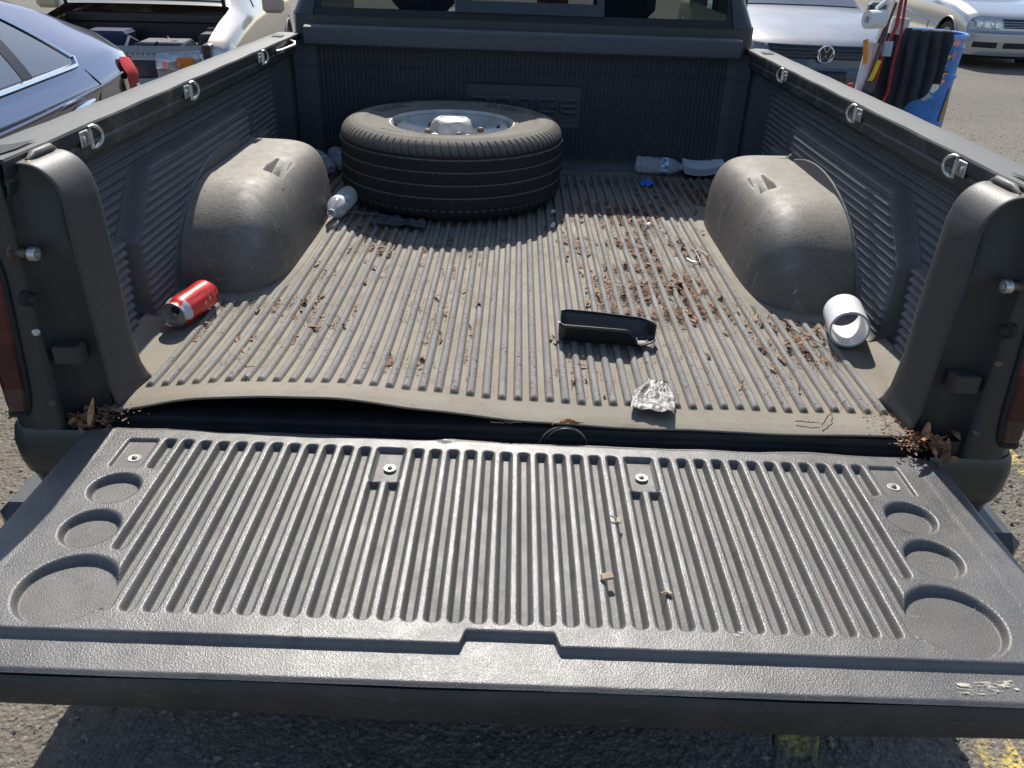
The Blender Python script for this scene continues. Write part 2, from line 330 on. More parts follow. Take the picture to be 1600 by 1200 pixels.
# ------------------------------------------------------------------ the pickup truck
truck = empty('pickup_truck', (0, 0, GZ), label='dark green pickup truck seen from behind, tailgate down, dusty black ribbed bed liner', cat='pickup truck')
class _B: pass
def off(o): o.location.z -= GZ; return o        # parts are modelled with z = 0 at the bed floor
P_ = 0.03277
def warp(X, Y):
    xs = [-.9, -.77, -.62, -.46, -.31, -.13, 0, .12, .3, .6, .8]; zs = [0, 0, .034, .046, .044, .022, .006, .001, -.003, -.003, 0]
    xx = np.linspace(-.9, .9, 400); zz = np.interp(xx, xs, zs); k = np.hanning(41); k /= k.sum(); zz = np.convolve(np.pad(zz, 20, mode='edge'), k, 'valid')
    return np.interp(X, xx, zz)*np.exp(-np.clip(Y, 0, None)/.17)
WX, WY, WA, WB = .852, 1.005, .435, .234          # wheel well outline: wall x, centre y, half length, depth
def well_r(X, Y):                                # <1 inside the outline
    return (np.abs((Y-WY)/WA)**5+(np.abs((np.abs(X)-WX)/WB)**5))**(1/5)
def ribprof(d, w, h): return h*np.sqrt(np.clip(1-(np.abs(d)/w)**2.2, 0, 1))
X, Y = np.meshgrid(np.linspace(-.875, .875, 760), np.concatenate([np.linspace(.006, .13, 58), np.linspace(.14, 1.86, 150), np.linspace(1.865, 1.985, 26)]), indexing='ij')
k = np.round((X-.0035)/.0323); d = X-.0035-k*.0323; Z = ribprof(d, .0088, .0092)
far = 1.86+.0*X; wr = well_r(X, Y)
endr = .080+.003*np.sin(k*7.3)
Yfar = np.where(np.abs(X) > .55, 1.87, 1.87)
m_ = sm(endr-.006, endr+.006, Y)*(1-sm(1.865, 1.88, Y))*(np.abs(X) < .763)*(1-sm(-.5, .5, (1.12-wr)/.01))
m_ = np.where((np.abs(k*.0323) > .62) & (Y > 1.35), m_*(Y > 1.52), m_)
Z = Z*m_; RIBA = np.clip(Z/.0092, 0, 1)
Z += .004*(sm(1.10, 1.075, wr) if False else np.clip((1.10-wr)/.02, 0, 1))         # flange round each well
Z += .0015*(vnoise(X*6, Y*5, 3)-.5)+.003*(vnoise(X*2, Y*2, 5)-.5)
Z += warp(X, Y)+.02*np.clip((np.abs(X)-.80)/.07, 0, 1)**2
ribA = np.clip(Z/.0092, 0, 1); lipd = np.clip((.040-Y)/.036, 0, 1); Z -= .005*lipd**2+.002*(vnoise(X*14, Y*0+1, 9)-.5)*lipd
Z += .03*np.clip((Y-1.93)/.05, 0, 1)**2
Yb = Y-.006*vnoise(X*9, Y*0, 3)*(Y < .02)+.012*np.clip((X-.0)/.8, -1, 1)*(Y < .0)*0
cut = (np.abs(X) > .80) & (Y < .02)
msk = ~((np.abs(X[:-1, :-1]) > .835) & (Y[:-1, :-1] < .04)) & ~(wr[:-1, :-1] < .93)
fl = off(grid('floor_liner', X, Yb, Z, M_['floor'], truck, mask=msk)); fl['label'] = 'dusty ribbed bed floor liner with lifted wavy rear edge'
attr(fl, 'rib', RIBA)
so_ = fl.modifiers.new('thick', 'SOLIDIFY'); so_.thickness = .004; so_.offset = -1
# wheel wells
def wheel_well(sx):
    nu, nv = 330, 130; ph = np.linspace(0, pi, nu)[:, None]; t = np.linspace(0, 1, nv)[None, :]*pi/2
    cx, sy = np.sin(ph), -np.cos(ph); ends = (ph < .012) | (ph > pi-.012)
    e = 2/5.; Bx = np.where(ends, WX+.05, WX-WB*np.abs(cx)**e); By = WY+WA*np.sign(sy)*np.abs(sy)**e
    Sx = np.where(ends, WX+.05, WX-.105*np.abs(cx)**.3); Sy = WY+np.where(sy < 0, -.155, .235)*np.abs(sy)**.35
    nexp = np.where(sy < 0, 1.9, 2.4)+(.85)*np.abs(cx)**1.0
    c = np.cos(t)**(2/nexp); s = np.sin(t)**(2/nexp)
    c = c+.030*np.exp(-(np.sin(t)/.10)**1.3)*.45
    Xw = Sx+(Bx-Sx)*c; Yw = Sy+(By-Sy)*c; Zw = .240*s-.001
    Zw = Zw-.014*np.clip((.86-np.abs(Xw))/.24, 0, 1)**2*np.sin(t)**6
    px, py, hx, hy = .695, .950, .026, .040
    q = np.maximum(np.abs(np.abs(Xw)-px-(Yw-py)*.10)/hx, np.abs(Yw-py)/hy); dent = np.clip(1-q, 0, 1)
    Zw = Zw-.060*dent
    Zw = Zw+.0022*(vnoise(Xw*9, Yw*9, 6)-.5)
    Xw = np.concatenate([Xw, np.full((nu, 1), .91)], 1); Yw = np.concatenate([Yw, Sy*np.ones((nu, 1))], 1); Zw = np.concatenate([Zw, Zw[:, -1:]*1.0], 1)
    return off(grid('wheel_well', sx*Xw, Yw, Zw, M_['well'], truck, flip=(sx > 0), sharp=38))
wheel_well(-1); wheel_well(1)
# side liners
def side_liner(sx):
    Y, Z = np.meshgrid(np.linspace(.035, 1.965, 300), np.linspace(-.004, .452, 340), indexing='ij')
    H = .042*np.ones_like(Y)*0
    zb = .330; e1 = .395+np.clip(Z-.19, 0, 1)*.95
    B = sm(-.004, .004, zb-Z+ .012*np.clip((H*0), 0, 1))*sm(-.004, .010, Y-e1)*(1-sm(1.27, 1.31, Y))
    C = sm(-.003, .003, .208-Z)*sm(.115, .125, Y)*(1-sm(.352, .362, Y+ (Z-.1)*-.12))
    C0 = sm(-.003, .003, .208-Z)*(1-sm(.115, .125, Y))
    H = .047*B+.034*np.maximum(C, 0)+.0*C0
    pad = sm(-.002, .002, .034-np.abs(Y-.262-(Z-.27)*.2))*sm(-.002, .002, .030-np.abs(Z-.262)); H += .010*pad
    pad2 = sm(-.002, .002, .035-np.abs(Y-1.40))*sm(-.002, .002, .035-np.abs(Z-.26)); H += .012*pad2
    pad3 = sm(-.002, .002, .05-np.abs(Y-1.50))*sm(-.002, .002, .02-np.abs(Z-.19)); H += .035*pad3
    # ribs, horizontal
    r = (np.sin(Z*2*pi/.0197)); rr = np.sign(r)*np.abs(r)**.6*.0044
    edge = 1-np.clip(pad+pad2+pad3, 0, 1)
    edge *= (1-sm(.40, .415, Z))*sm(.02, .03, Z)*(1-sm(1.72, 1.74, Y))*sm(.05, .06, Y)
    zst = np.abs(Z-zb) ; edge *= np.where((B > .5) & (zst < .012), 0, 1)
    fr = np.abs(Y-e1) < .02; edge *= np.where(fr & (Z < zb) & (Z > .0), .0, 1)
    # flange following the wheel well outline
    yy = np.abs(Y-WY)/(WA+.02); zz = np.clip(Z, 0, None)/.262; w = (yy**1.9+zz**1.9)**(1/1.9)
    fl_ = (w < 1.06) & (w > .0); edge = np.where(fl_, 0, edge); H += .007*(1-sm(1.04, 1.06, w))
    H += rr*edge
    H += .035*np.exp(-np.clip(Z, 0, None)/.012)
    H += np.where(Y > 1.80, .115*(1-np.sqrt(np.clip(1-((Y-1.80)/.17)**2, 0, 1))), 0)
    H += .002*(vnoise(Y*5, Z*9, 11)-.5)
    Xs = .905-H-.012*(1-Z/.45)*0
    o = off(grid('side_liner', sx*Xs, Y, Z, M_['side'], truck, flip=(sx < 0))); return o
side_liner(-1); side_liner(1)
# headboard liner with vertical ribs and the recessed name plate
X, Z = np.meshgrid(np.linspace(-.86, .86, 1100), np.concatenate([np.linspace(0, .16, 14), np.linspace(.165, .335, 60), np.linspace(.34, .46, 24)]), indexing='ij')
pl = sm(-.003, .003, .226-np.abs(X-.010))*sm(-.003, .003, .076-np.abs(Z-.2455))
rb = np.sin(X*2*pi/.0172); H = (np.sign(rb)*np.abs(rb)**.6)*.0048*(1-pl)*(np.abs(X) < .785)*sm(.03, .045, Z)
H += -.009*pl; H += .004*sm(.365, .37, Z); H += .07*np.clip((np.abs(X)-.78)/.08, 0, 1)**2; H += .03*np.exp(-Z/.02)
H += .003*(vnoise(X*4, Z*5, 21)-.5)
off(grid('headboard_liner', X, 1.968-H, Z, M_['head'], truck))
def squircle_letter(ch, w, h):
    c = .30*h; a, b = w/2, h/2
    def rr(pts, close=False): return pts, close
    TL, TRr, BR, BL = (-a, b), (a, b), (a, -b), (-a, -b)
    def corner(p, d1, d2, n=5):
        return [(p[0]+d1[0]*c*(1-sin(t)) + d2[0]*c*(1-cos(t)), p[1]+d1[1]*c*(1-sin(t)) + d2[1]*c*(1-cos(t))) for t in np.linspace(0, pi/2, n)]
    if ch == 'O': return [(corner(TL, (0, -1), (1, 0))[::1]+corner(TRr, (-1, 0), (0, -1))+corner(BR, (0, 1), (-1, 0))+corner(BL, (1, 0), (0, 1)), True)]
    if ch == 'D': return [([(-a, b)]+corner(TRr, (-1, 0), (0, -1))+corner(BR, (0, 1), (-1, 0))+[(-a, -b)], True)]
    if ch == 'G': return [([(a, b)]+[(p) for p in corner(TL, (1, 0), (0, -1))]+corner(BL, (0, 1), (1, 0))+[(a, -b), (a, -.05*h), (.1*a, -.05*h)], False)]
    if ch == 'E': return [([(a, b)]+corner(TL, (1, 0), (0, -1))+corner(BL, (0, 1), (1, 0))+[(a, -b)], False), ([(-a, 0), (a*.9, 0)], False)]
em = MB(); x = -.197; w = .072; gap = .0155
for ch in 'DODGE':
    for pts, cl in squircle_letter(ch, w-.010, .046):
        em.tube([(x+w/2+p[0], 1.9710, .2455+p[1]) for p in pts], .0082, 8, cl)
    x += w+gap
off(em.build('name_lettering', M_['head'], truck))
# headboard top beam
pr = [(1.905, .446), (1.900, .452), (1.900, .498), (1.906, .508), (1.920, .512), (1.975, .512), (1.985, .505), (1.985, .46), (1.965, .446)]
mb = MB(); V = [(x, y, z) for x in (-.815, .815) for (y, z) in pr]; n = len(pr)
mb.add(V, [(i, (i+1) % n, n+(i+1) % n, n+i) for i in range(n)]+[tuple(range(n))[::-1], tuple(range(n, 2*n))]); off(mb.build('headboard_rail', M_['head'], truck))
off(MB().box(-.93, .93, 1.987, 2.0, -.2, .45).build('bed_front_panel', M_['truckcab'], truck))
# bed rails: section swept along y
def rail(sx):
    pr = [(.852, .418), (.850, .432), (.8485, .440), (.853, .446), (.8485, .452), (.8465, .466), (.8468, .4745), (.8495, .4785), (.90, .4795), (.932, .478), (.942, .474), (.948, .455), (.956, .40), (.966, .30)]
    pr = [(.862, .414)]+pr
    ys = [-.022, -.018, .0]+list(np.linspace(.04, 1.93, 24))+[1.955, 1.985]
    X = np.array([[sx*(p[0]-(.012 if j == 0 else 0)*(1 if p[0] > .95 else 0)) for p in pr] for j, y in enumerate(ys)])
    Y = np.array([[y]*len(pr) for y in ys]); Z = np.array([[p[1]+(.0008*math.sin(y*23+i)) - (.006 if j == 0 else 0) for i, p in enumerate(pr)] for j, y in enumerate(ys)])
    # refine width for pocket cut
    o = off(grid('bed_rail', X, Y, Z, M_['rail'], truck, flip=(sx > 0), sharp=22)); o['label'] = 'bed rail with beige dust on its top' 
    s = o.modifiers.new('t', 'SOLIDIFY'); s.thickness = .003; s.offset = -1
    # stake pockets (dark openings with a lip)
    for y0, y1 in ((.000, .075), (1.80, 1.87)):
        mb = MB(); a0, a1 = .862 if y0 < 1 else .875, .925
        V = []; xs = [a0, a1]
        if y0 < 1: mb.add([(sx*(.868), .0, .4822), (sx*.945, .012, .4826), (sx*.93, .050, .4826), (sx*.885, .075, .4824), (sx*.865, .120, .4822), (sx*.861, .05, .4822)], [(0, 1, 2, 3, 4, 5)])
        else: mb.add([(sx*.872, 1.80, .4822), (sx*.91, 1.80, .4822), (sx*.91, 1.86, .4822), (sx*.872, 1.86, .4822)], [(0, 1, 2, 3)])
        off(mb.build('stake_pocket', M_['black'], truck))
    # outer bed side
    ys = np.linspace(-.01, 1.985, 60); zz = np.array([.30, .22, .12, .0, -.08, -.14, -.175, -.26, -.34]); xx = np.array([.966, .974, .980, .982, .980, .974, .965, .955, .94])
    X = np.array([[sx*(x - .03*math.exp(-((y+.01)/.02)) ) for x in xx] for y in ys]); Y, Z = np.meshgrid(ys, zz, indexing='ij')
    yc, zc = .98, -.42; mk = ((Y[:-1, :-1]-yc)**2+(Z[:-1, :-1]-zc)**2) > .46**2
    off(grid('bed_side_panel', X, Y, Z, M_['truck'], truck, mask=mk, flip=(sx > 0)))
rail(-1); rail(1)
# rear corner posts
def corner_post(sx):
    # plan polyline from the liner edge out to the body side, at several heights
    zs = np.linspace(-.20, .474, 24); P = []
    for z in zs:
        top = sm(.40, .474, z); low = 1-sm(-.2, -.10, z)
        P.append([(.856, -.012+.02*top), (.858, -.018+.02*top), (.859, -.022), (.860, -.026), (.872, -.030), (.905, -.033), (.935-.02*top, -.031), (.958-.030*top, -.016), (.968-.034*top, .012), (.970-.034*top, .04)])
    A = np.array(P, float); X = sx*A[:, :, 0]; Y = A[:, :, 1]+.02*(1-sm(-.2, -.13, zs))[:, None]; Z = np.repeat(zs[:, None], A.shape[1], 1)
    o = off(grid('corner_post', X, Y, Z, M_['truck'], truck, flip=(sx < 0), sharp=60))
    # the liner's end cover: a wall that rolls over outwards onto the rail, extruded along y
    prof = [(.768, -.004), (.776, .012), (.781, .04), (.784, .12), (.785, .22), (.786, .31), (.7865, .375)]
    prof += [(.7865+.052*(1-cos(a)), .398+.066*sin(a)) for a in np.linspace(0, pi/2, 12)]+[(.846, .4645), (.856, .465)]
    yl = [.0105, .0125, .018, .035, .06, .09, .108, .114, .1155, .1155]; ins = [.0, -.0025, -.003, -.006, -.009, -.0125, -.014, -.012, -.006, .05]
    Xc = np.array([[sx*(p[0]+(i_ if p[1] < .40 or i_ > .01 else i_*.8)+.0012*math.sin(p[1]*25+y*40)) for p in prof] for y, i_ in zip(yl, ins)])
    Yc = np.array([[y+.018*(1-min(1, max(0, p[1])/.06))*(1 if y > .05 else 0)-.0*p[1] for p in prof] for y in yl]); Zc = np.array([[p[1]-(.03*i_/.05 if i_ > .01 and p[1] > .4 else 0)+(-.002 if i_ == 0 else 0) for p in prof] for i_ in ins])
    o = off(grid('pillar_cover', Xc, Yc, Zc, M_['pillarcover'], truck, flip=(sx < 0), sharp=60))
    s = o.modifiers.new('t', 'SOLIDIFY'); s.thickness = .003; s.offset = -1
    tb = MB().tube([(sx*.838, .030, .466), (sx*.836, .05, .473), (sx*.834, .10, .473), (sx*.836, .118, .466)], [.004, .0075, .0075, .004], 10); off(tb.build('cover_lip', M_['pillarcover'], truck))
    sc = MB().lathe([(0, .004), (.004, .0035), (.0062, .001), (.0062, 0)], 12, T=TR((sx*.832, .022, .464), (-sx*.3, -.3, .8))); off(sc.build('screw', M_['rusty'], truck))
    # dark jamb plate behind it
    pj = [(.7835, .0125), (.795, .012), (.815, .006), (.835, .008), (.850, -.006), (.860, -.026)]; ss = np.linspace(0, 1, 30)
    def zt(x): return .385 if x < .79 else min(.462, .398+.066*math.sqrt(max(0, 1-((.8385-min(x, .8385))/.052)**2)))
    Xj = np.array([[sx*p[0] for p in pj] for u in ss]); Yj = np.array([[p[1]-.012*sm(.25, .0, u*.46)*0+.02*sm(.36, .46, u*.46) for p in pj] for u in ss]); Zj = np.array([[-.20+u*(zt(p[0])+.20) for p in pj] for u in ss])
    off(grid('tailgate_jamb', Xj, Yj, Zj, M_['jamb'], truck, flip=(sx > 0)))
    # closing panel between the cover and the side wall (front side)
    # striker bolt
    T = TR((sx*.872, -.022, .322), (-sx, -.05, -.03))
    b = MB().lathe([(.017, 0), (.017, .004), (.008, .006), (.008, .030)], 18, T=T, cap0=True).build('striker_bolt', M_['rusty'], truck); off(b)
    h = MB().lathe([(.008, .030), (.0125, .031), (.0125, .041), (.011, .043), (.006, .043), (.005, .039), (0, .039)], 18, T=T).build('bolt_head', M_['steel'], b)
    T = TR((sx*.870, -.024, .240), (-sx, -.3, 0)); off(MB().lathe([(.016, 0), (.015, .010), (.010, .012), (.010, .020), (.008, .024), (0, .025)], 16, T=T).build('bump_stop', M_['black'], truck))
    for z_, x_ in ((.175, .866), (.028, .872)):
        T = TR((sx*x_, -.029, z_), (-sx*.4, -1, 0)); off(MB().lathe([(.007, 0), (.007, .003), (.004, .006), (0, .006)], 12, T=T).build('panel_rivet', M_['washer'] if z_ > .1 and sx < 0 else M_['rusty'], truck))
    o = MB().box(-.024, .024, -.018, .018, -.018, .018, T=Matrix.Translation((sx*.826, -.010, .126)), ch=.003).build('tailgate_stop_block', simple('block_rubber', (.035, .033, .028), .6), truck, sharp=25); off(o)
    # rounded body corner below the lamp, then the bumper
    X, Z = [], []
    ph = np.linspace(0, pi/2, 14); zz = [-.030, -.042, -.068, -.105, -.132, -.150, -.162, -.166]; inf = [0, .006, .010, .009, .004, -.008, -.03, -.08]
    Xg = np.array([[sx*(.925+i_+.052*math.sin(a) if a > 0.01 else .80) for a in ph] for i_ in inf]); Yg = np.array([[-.032-i_*.8+.05*(1-math.cos(a))*1.2 for a in ph] for i_ in inf]); Zg = np.repeat(np.array(zz)[:, None], len(ph), 1)
    off(grid('body_corner', Xg, Yg, Zg, M_['truck'], truck, flip=(sx < 0)))
    # tail lamp, hugging the corner
    lamp = []
    zs2 = np.linspace(.005, .325, 18); us = np.linspace(0, 1, 14); Xl = np.zeros((18, 14)); Yl = Xl.copy(); Zl = Xl.copy()
    for i, z in enumerate(zs2):
        e = (z-.165)/.165; rnd = .012*abs(e)**6
        for j, u in enumerate(us):
            inx = .912-.022*(z/.3)+rnd
            if u < .55: x = inx+(.950-inx)*u/.55; y = -.038-.006*math.sin(u/.55*pi/2)
            else: a = (u-.55)/.45; x = .950+.030*math.sin(a*pi/2); y = -.044+.085*(1-math.cos(a*pi/2))+.05*a
            if j == 0: y = -.031
            if i in (0, 17): y += .006
            Xl[i, j] = sx*x; Yl[i, j] = y; Zl[i, j] = z
    tl = empty('tail_lamp', parent=truck, loc=(0, 0, -GZ))
    for nm, a, b, mt in (('reversing_lens', 0, 3, M_['smoked']), ('brake_lens', 3, 8, M_['darkredlens']), ('upper_lens', 8, 14, M_['smokedred']), ('turn_lens', 14, 17, M_['darkredlens'])):
        o = grid(nm, Xl[a:b+1], Yl[a:b+1], Zl[a:b+1], mt, tl, flip=(sx < 0))
    fr_ = [(Xl[i, 0], Yl[i, 0]-.004, Zl[i, 0]) for i in range(18)]; bt = [(Xl[0, j], Yl[0, j]-.002, Zl[0, j]) for j in range(14)]; tp_ = [(Xl[17, j], Yl[17, j]-.002, Zl[17, j]) for j in range(14)]
    MB().tube(bt[::-1]+fr_+tp_, .0045, 6).build('lamp_gasket', M_['black'], tl)
corner_post(-1); corner_post(1)
# sill, cavity and tailgate hinge area behind the liner edge
pr = [(.04, -.012), (.012, -.012), (.004, -.016), (.002, -.030), (-.008, -.033), (-.010, -.045), (-.016, -.047), (-.018, -.062), (-.026, -.10), (-.024, -.30)]
mb = MB(); n = len(pr); V = [(x, y, z) for x in (-.86, .86) for (y, z) in pr]; mb.add(V, [(i, i+1, n+i+1, n+i) for i in range(n-1)]); off(mb.build('bed_sill', M_['sill'], truck, sharp=30))
off(MB().box(-.90, .90, .045, 1.98, -.06, -.02).build('bed_floor_pan', M_['sill'], truck))
for sx in (-1, 1): off(MB().box(sx*.84-.03, sx*.84+.03, -.02, .05, -.14, .0).build('hinge_pocket', M_['sill'], truck))
# tailgate (tilts a hair: the right end sits lower)
gate = empty('tailgate', (0, 0, -GZ), (0, radians(.45), 0), parent=truck)
ZT = -.019; STEP = .012
xs = np.linspace(-.815, .815, 1180); ys = np.concatenate([np.linspace(-.605, -.52, 44), np.linspace(-.517, -.43, 34), np.linspace(-.425, -.20, 70), np.linspace(-.197, -.03, 68)])
X, Y = np.meshgrid(xs, ys, indexing='ij'); Z = np.zeros_like(X)
def rrect(X, Y, x0, x1, y0, y1, r):
    cx, cy = (x0+x1)/2, (y0+y1)/2; dx = np.abs(X-cx)-(x1-x0)/2+r; dy = np.abs(Y-cy)-(y1-y0)/2+r
    return np.hypot(np.maximum(dx, 0), np.maximum(dy, 0))+np.minimum(np.maximum(dx, dy), 0)-r      # signed distance
D = np.full_like(X, 9.)
for kk in range(-20, 20):
    c = (kk+.5)*P_; a = abs(kk+.5)
    y1, y0 = -.076, -.503
    if a == 19.5: y0 = -.166
    if a == 18.5: y0 = -.378
    if a in (6.5, 7.5): y1 = -.181
    s_ = rrect(X, Y, c-.0088, c+.0088, y0, y1, .006); D = np.minimum(D, s_)
for c in (-7*P_, 7*P_): D = np.minimum(D, rrect(X, Y, c-.0252, c+.0252, -.178, -.076, .006))
for sx in (-1, 1):
    c = sx*21*P_; D = np.minimum(D, rrect(X, Y, c-.026, c+.026, -.166, -.078, .006))
    for (cx, cy, r) in ((sx*.678, -.228, .040), (sx*.670, -.333, .043), (sx*.641, -.466, .068)):
        D = np.minimum(D, np.hypot(X-cx, Y-cy)-r)
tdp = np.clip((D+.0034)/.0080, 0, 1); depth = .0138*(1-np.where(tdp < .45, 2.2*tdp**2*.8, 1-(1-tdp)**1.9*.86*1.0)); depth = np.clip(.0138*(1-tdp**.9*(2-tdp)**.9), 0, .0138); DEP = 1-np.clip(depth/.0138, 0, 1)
# shallower for the screw panels
Z -= depth
for c in (-7*P_, 7*P_, -21*P_, 21*P_):
    inside = (rrect(X, Y, c-.0238, c+.0238, -.172, -.080, .004) < 0); 
    if abs(c) > .5: Z = np.where(rrect(X, Y, c-.026+ (.0 if c < 0 else 0), c+.026, -.166, -.078, .006) < 0, np.maximum(Z, -.006), Z)
    else: Z += np.where(inside, .0035, 0)
# lands bow up slightly between the slots
inb = (np.abs(X) < .60) & (Y > -.505) & (Y < -.075); Z += np.where(inb & (depth < .001), .0012*np.cos((X/P_)*2*pi*1.0+pi*0)**2*0, 0)
# lower shelf along the outer edge with the central notch
en = -.5475+.025*sm(.071, .059, np.abs(X+.004)) if False else -.5475+.0245*(1-sm(.060, .070, np.abs(X+.004)))
Z -= STEP*(1-sm(-.004, .006, Y-en)); Z -= .004*(1-sm(-.606, -.598, Y))
# side border step
Z += .0007*sm(.748, .762, np.abs(X)); Z -= .016*np.clip((np.abs(X)-.799)/.016, 0, 1)**2
Z -= .006*sm(-.045, -.032, Y)*(1+.8*(vnoise(X*7, Y*0, 8)-.5)); Z += .0008*(vnoise(X*30, Y*30, 14)-.5)
Z += .007*np.exp(-((X+.135)/.028)**2)*sm(-.06, -.035, Y)*vnoise(X*60, Y*60, 3)*1.5
hs = sm(.755, .79, np.abs(X)); 
# plan shape: bevelled hinge corners and a wavy hinge edge
Yp = Y.copy(); edge = -.034+.004*(vnoise(X*11, X*0, 5)-.5)*2-.014*sm(.765, .81, np.abs(X))*(1)
tt = (Y+.20)/(.17); Yp = np.where(Y > -.10, -.10+(Y+.10)/(.07)*(edge+.10), Y)
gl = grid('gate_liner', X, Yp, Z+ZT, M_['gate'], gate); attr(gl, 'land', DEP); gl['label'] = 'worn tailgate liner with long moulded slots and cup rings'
# edge wrap and outer skin
pr = [(-.6045, -.0385), (-.609, -.044), (-.611, -.056), (-.606, -.094), (-.600, -.1045), (-.585, -.109)]
ns = 80; xs2 = np.linspace(-.812, .812, ns); X = np.repeat(xs2[:, None], len(pr), 1); Y = np.repeat(np.array([p[0] for p in pr])[None], ns, 0); Z = np.repeat(np.array([p[1] for p in pr])[None], ns, 0)
Z = Z+np.where(np.arange(len(pr))[None] >= 3, .008*(np.abs(X)/.8)**2+.002*np.sin(X*9), 0)+np.where((np.arange(len(pr))[None] >= 3) & (X > -.03), -.004, 0)*1.0
Y = Y+.0015*np.sin(X*13)
grid('gate_edge', X, Y, Z, M_['gate_edge'], gate, flip=True)
MB().box(-.80, .80, -.598, -.05, -.085, -.045, ch=.006).build('gate_skin', M_['truck'], gate)
ws = None
for i, c in enumerate((-21, -7, 7, 21)):
    z = ZT-.006 if abs(c) > 10 else ZT-.0069
    T = Matrix.Translation((c*P_+(.004 if c < 0 else 0), -.134, z))
    w = MB().lathe([(.0, .0009), (.0045, .0009), (.0105, .0016), (.0115, .0008), (.0115, -.001)], 24, T=T).build('washer', M_['washer'], gate)
    MB().lathe([(.0050, .0012), (.0046, .0036), (.003, .0046), (.0015, .0046), (.001, .003), (0, .003)], 14, T=T).build('screw', M_['rusty'], w)
for (cx, cy, w_, h_, a, dz) in ((.636, -.578, .040, .010, .1, -STEP+.0015), (.592, -.583, .012, .006, -.2, -STEP+.0015), (.318, -.512, .010, .007, .7, .0012)):
    MB().add([(-w_, -h_, 0), (w_, -h_, 0), (w_, h_, 0), (-w_, h_, 0)], [(0, 1, 2, 3)], T=Matrix.Translation((cx, cy, ZT+dz)) @ Matrix.Rotation(a, 4, 'Z')).build('paint_scuff', M_['scuff'], gate, smooth=False)
# latch rollers at the gate sides
for sx in (-1, 1): MB().box(sx*.812-.006, sx*.812+.006, -.10, -.05, -.06, -.035, ch=.002).build('hinge_arm', M_['blackp'], gate)
# bumper
for nm, pr in (('bumper', [(-.085, -.315), (-.10, -.325), (-.105, -.42), (-.09, -.50), (-.05, -.53)]), ('bumper_step_pad', [(.02, -.300), (-.06, -.298), (-.085, -.303), (-.092, -.312)])):
    xs2 = np.concatenate([[-1.02], np.linspace(-1.0, 1.0, 41), [1.02]]); X = np.repeat(xs2[:, None], len(pr), 1); Yb_ = np.array([p[0] for p in pr])[None]+.0*X; Z = np.array([p[1] for p in pr])[None]+0*X
    Yb_ = Yb_+.09*np.clip((np.abs(X)-.88)/.14, 0, 1)**2
    off(grid(nm, X, Yb_, Z, M_['truck'] if nm == 'bumper' else M_['blackp'], truck, flip=False))
for sx in (-1, 1): off(MB().box(sx*.955-.085, sx*.955+.085, -.06, .26, -.52, -.205, ch=.025).build('bumper_end', M_['truck'], truck))
# tie-down D rings on the inner rail faces
def tie_down(y, sx):
    t_ = empty('tie_down', (sx*.8465, y, .456-GZ), parent=truck)
    b = MB().box(-.002, .002, -.016, .016, -.015, .015, ch=.0015)
    b.tube([(-sx*.006, .012, -.012), (-sx*.006, .012, .012)], .006, 10); b.build('bracket', M_['steel'], t_, sharp=30)
    MB().lathe([(.0055, 0), (.0055, .003), (.003, .0045), (0, .0045)], 12, T=TR((-sx*.0015, -.005, 0), (-sx, 0, 0))).build('rivet', M_['steel'], t_)
    pts = [(-sx*.006, .014, -.021)]+[(-sx*(.006+.010*math.sin(a)*0+.008*math.sin(a)), .014+.031*math.sin(a), -.021*math.cos(a)) for a in np.linspace(.25, pi-.25, 14)]+[(-sx*.006, .014, .021)]
    pts.append(pts[0])
    MB().tube(pts[:-1], .0036, 10, closed=True).build('ring', M_['steel'], t_)
for y in (.245, .785, 1.43): tie_down(y, -1); tie_down(y, 1)
off(MB().tube([(-.849, 1.63, .452), (-.838, 1.66, .452), (-.826, 1.80, .455), (-.830, 1.82, .462), (-.848, 1.83, .465)], .0055, 8).build('rail_hook', M_['steel'], truck))
# under-rail dirt ledge line (steel lip)
for sx in (-1, 1): off(MB().box(min(sx*.862, sx*.905), max(sx*.862, sx*.905), .03, 1.97, .409, .4135).build('rail_return', M_['jamb'], truck))
# cab
mb = MB()
def shell(name, pts_by_z, m, parent, sharp=40, flip=False):
    A = np.array(pts_by_z, float); return grid(name, A[:, :, 0], A[:, :, 1], A[:, :, 2], m, parent, sharp=sharp, flip=flip)
off(shell('cab_body', [[(sx*x*(1-(0 if z < .5 else .006)), y, z) for sx, x, y in [(-1, .94, 3.6), (-1, .92, 2.4), (-1, .905, 2.12), (-1, .89, 2.05), (-1, .865, 2.025), (-1, .82, 2.02), (1, .82, 2.02), (1, .865, 2.025), (1, .89, 2.05), (1, .905, 2.12), (1, .92, 2.4), (1, .94, 3.6)]] for z in (-.35, .0, .40, .543)], M_['truckcab'], truck))
def cabp(x, z):                                     # rear glass plane leans forward
    return 2.022+np.clip(z-.543, 0, 1)*.58
zs = [.543, .60, .80, .97, 1.03]
for sx in (-1, 1):
    rows = []
    for z in zs:
        l = (z-.543)*.35; yb = cabp(0, z)
        rows.append([(sx*(.798-l*.3), yb+.004, z), (sx*(.80-l*.3), yb-.012, z), (sx*(.850-l*.8), yb-.008, z), (sx*(.872-l), yb+.008, z), (sx*(.884-l), yb+.04, z), (sx*(.900-l), yb+.24, z)])
    off(shell('cab_rear_pillar', rows, M_['truckcab'], truck, flip=(sx < 0)))
off(shell('cab_roof', [[(x, y, z-.05*(x/.8)**4) for x in np.linspace(-.76, .76, 15)] for (y, z) in ((2.30, .96), (2.33, 1.0), (2.45, 1.03), (2.9, 1.05), (3.3, 1.03), (3.5, .98))], M_['truckcab'], truck, flip=True))
def onglass(x, z, o=0): return (x, cabp(0, z)-o, z)
fm = MB()
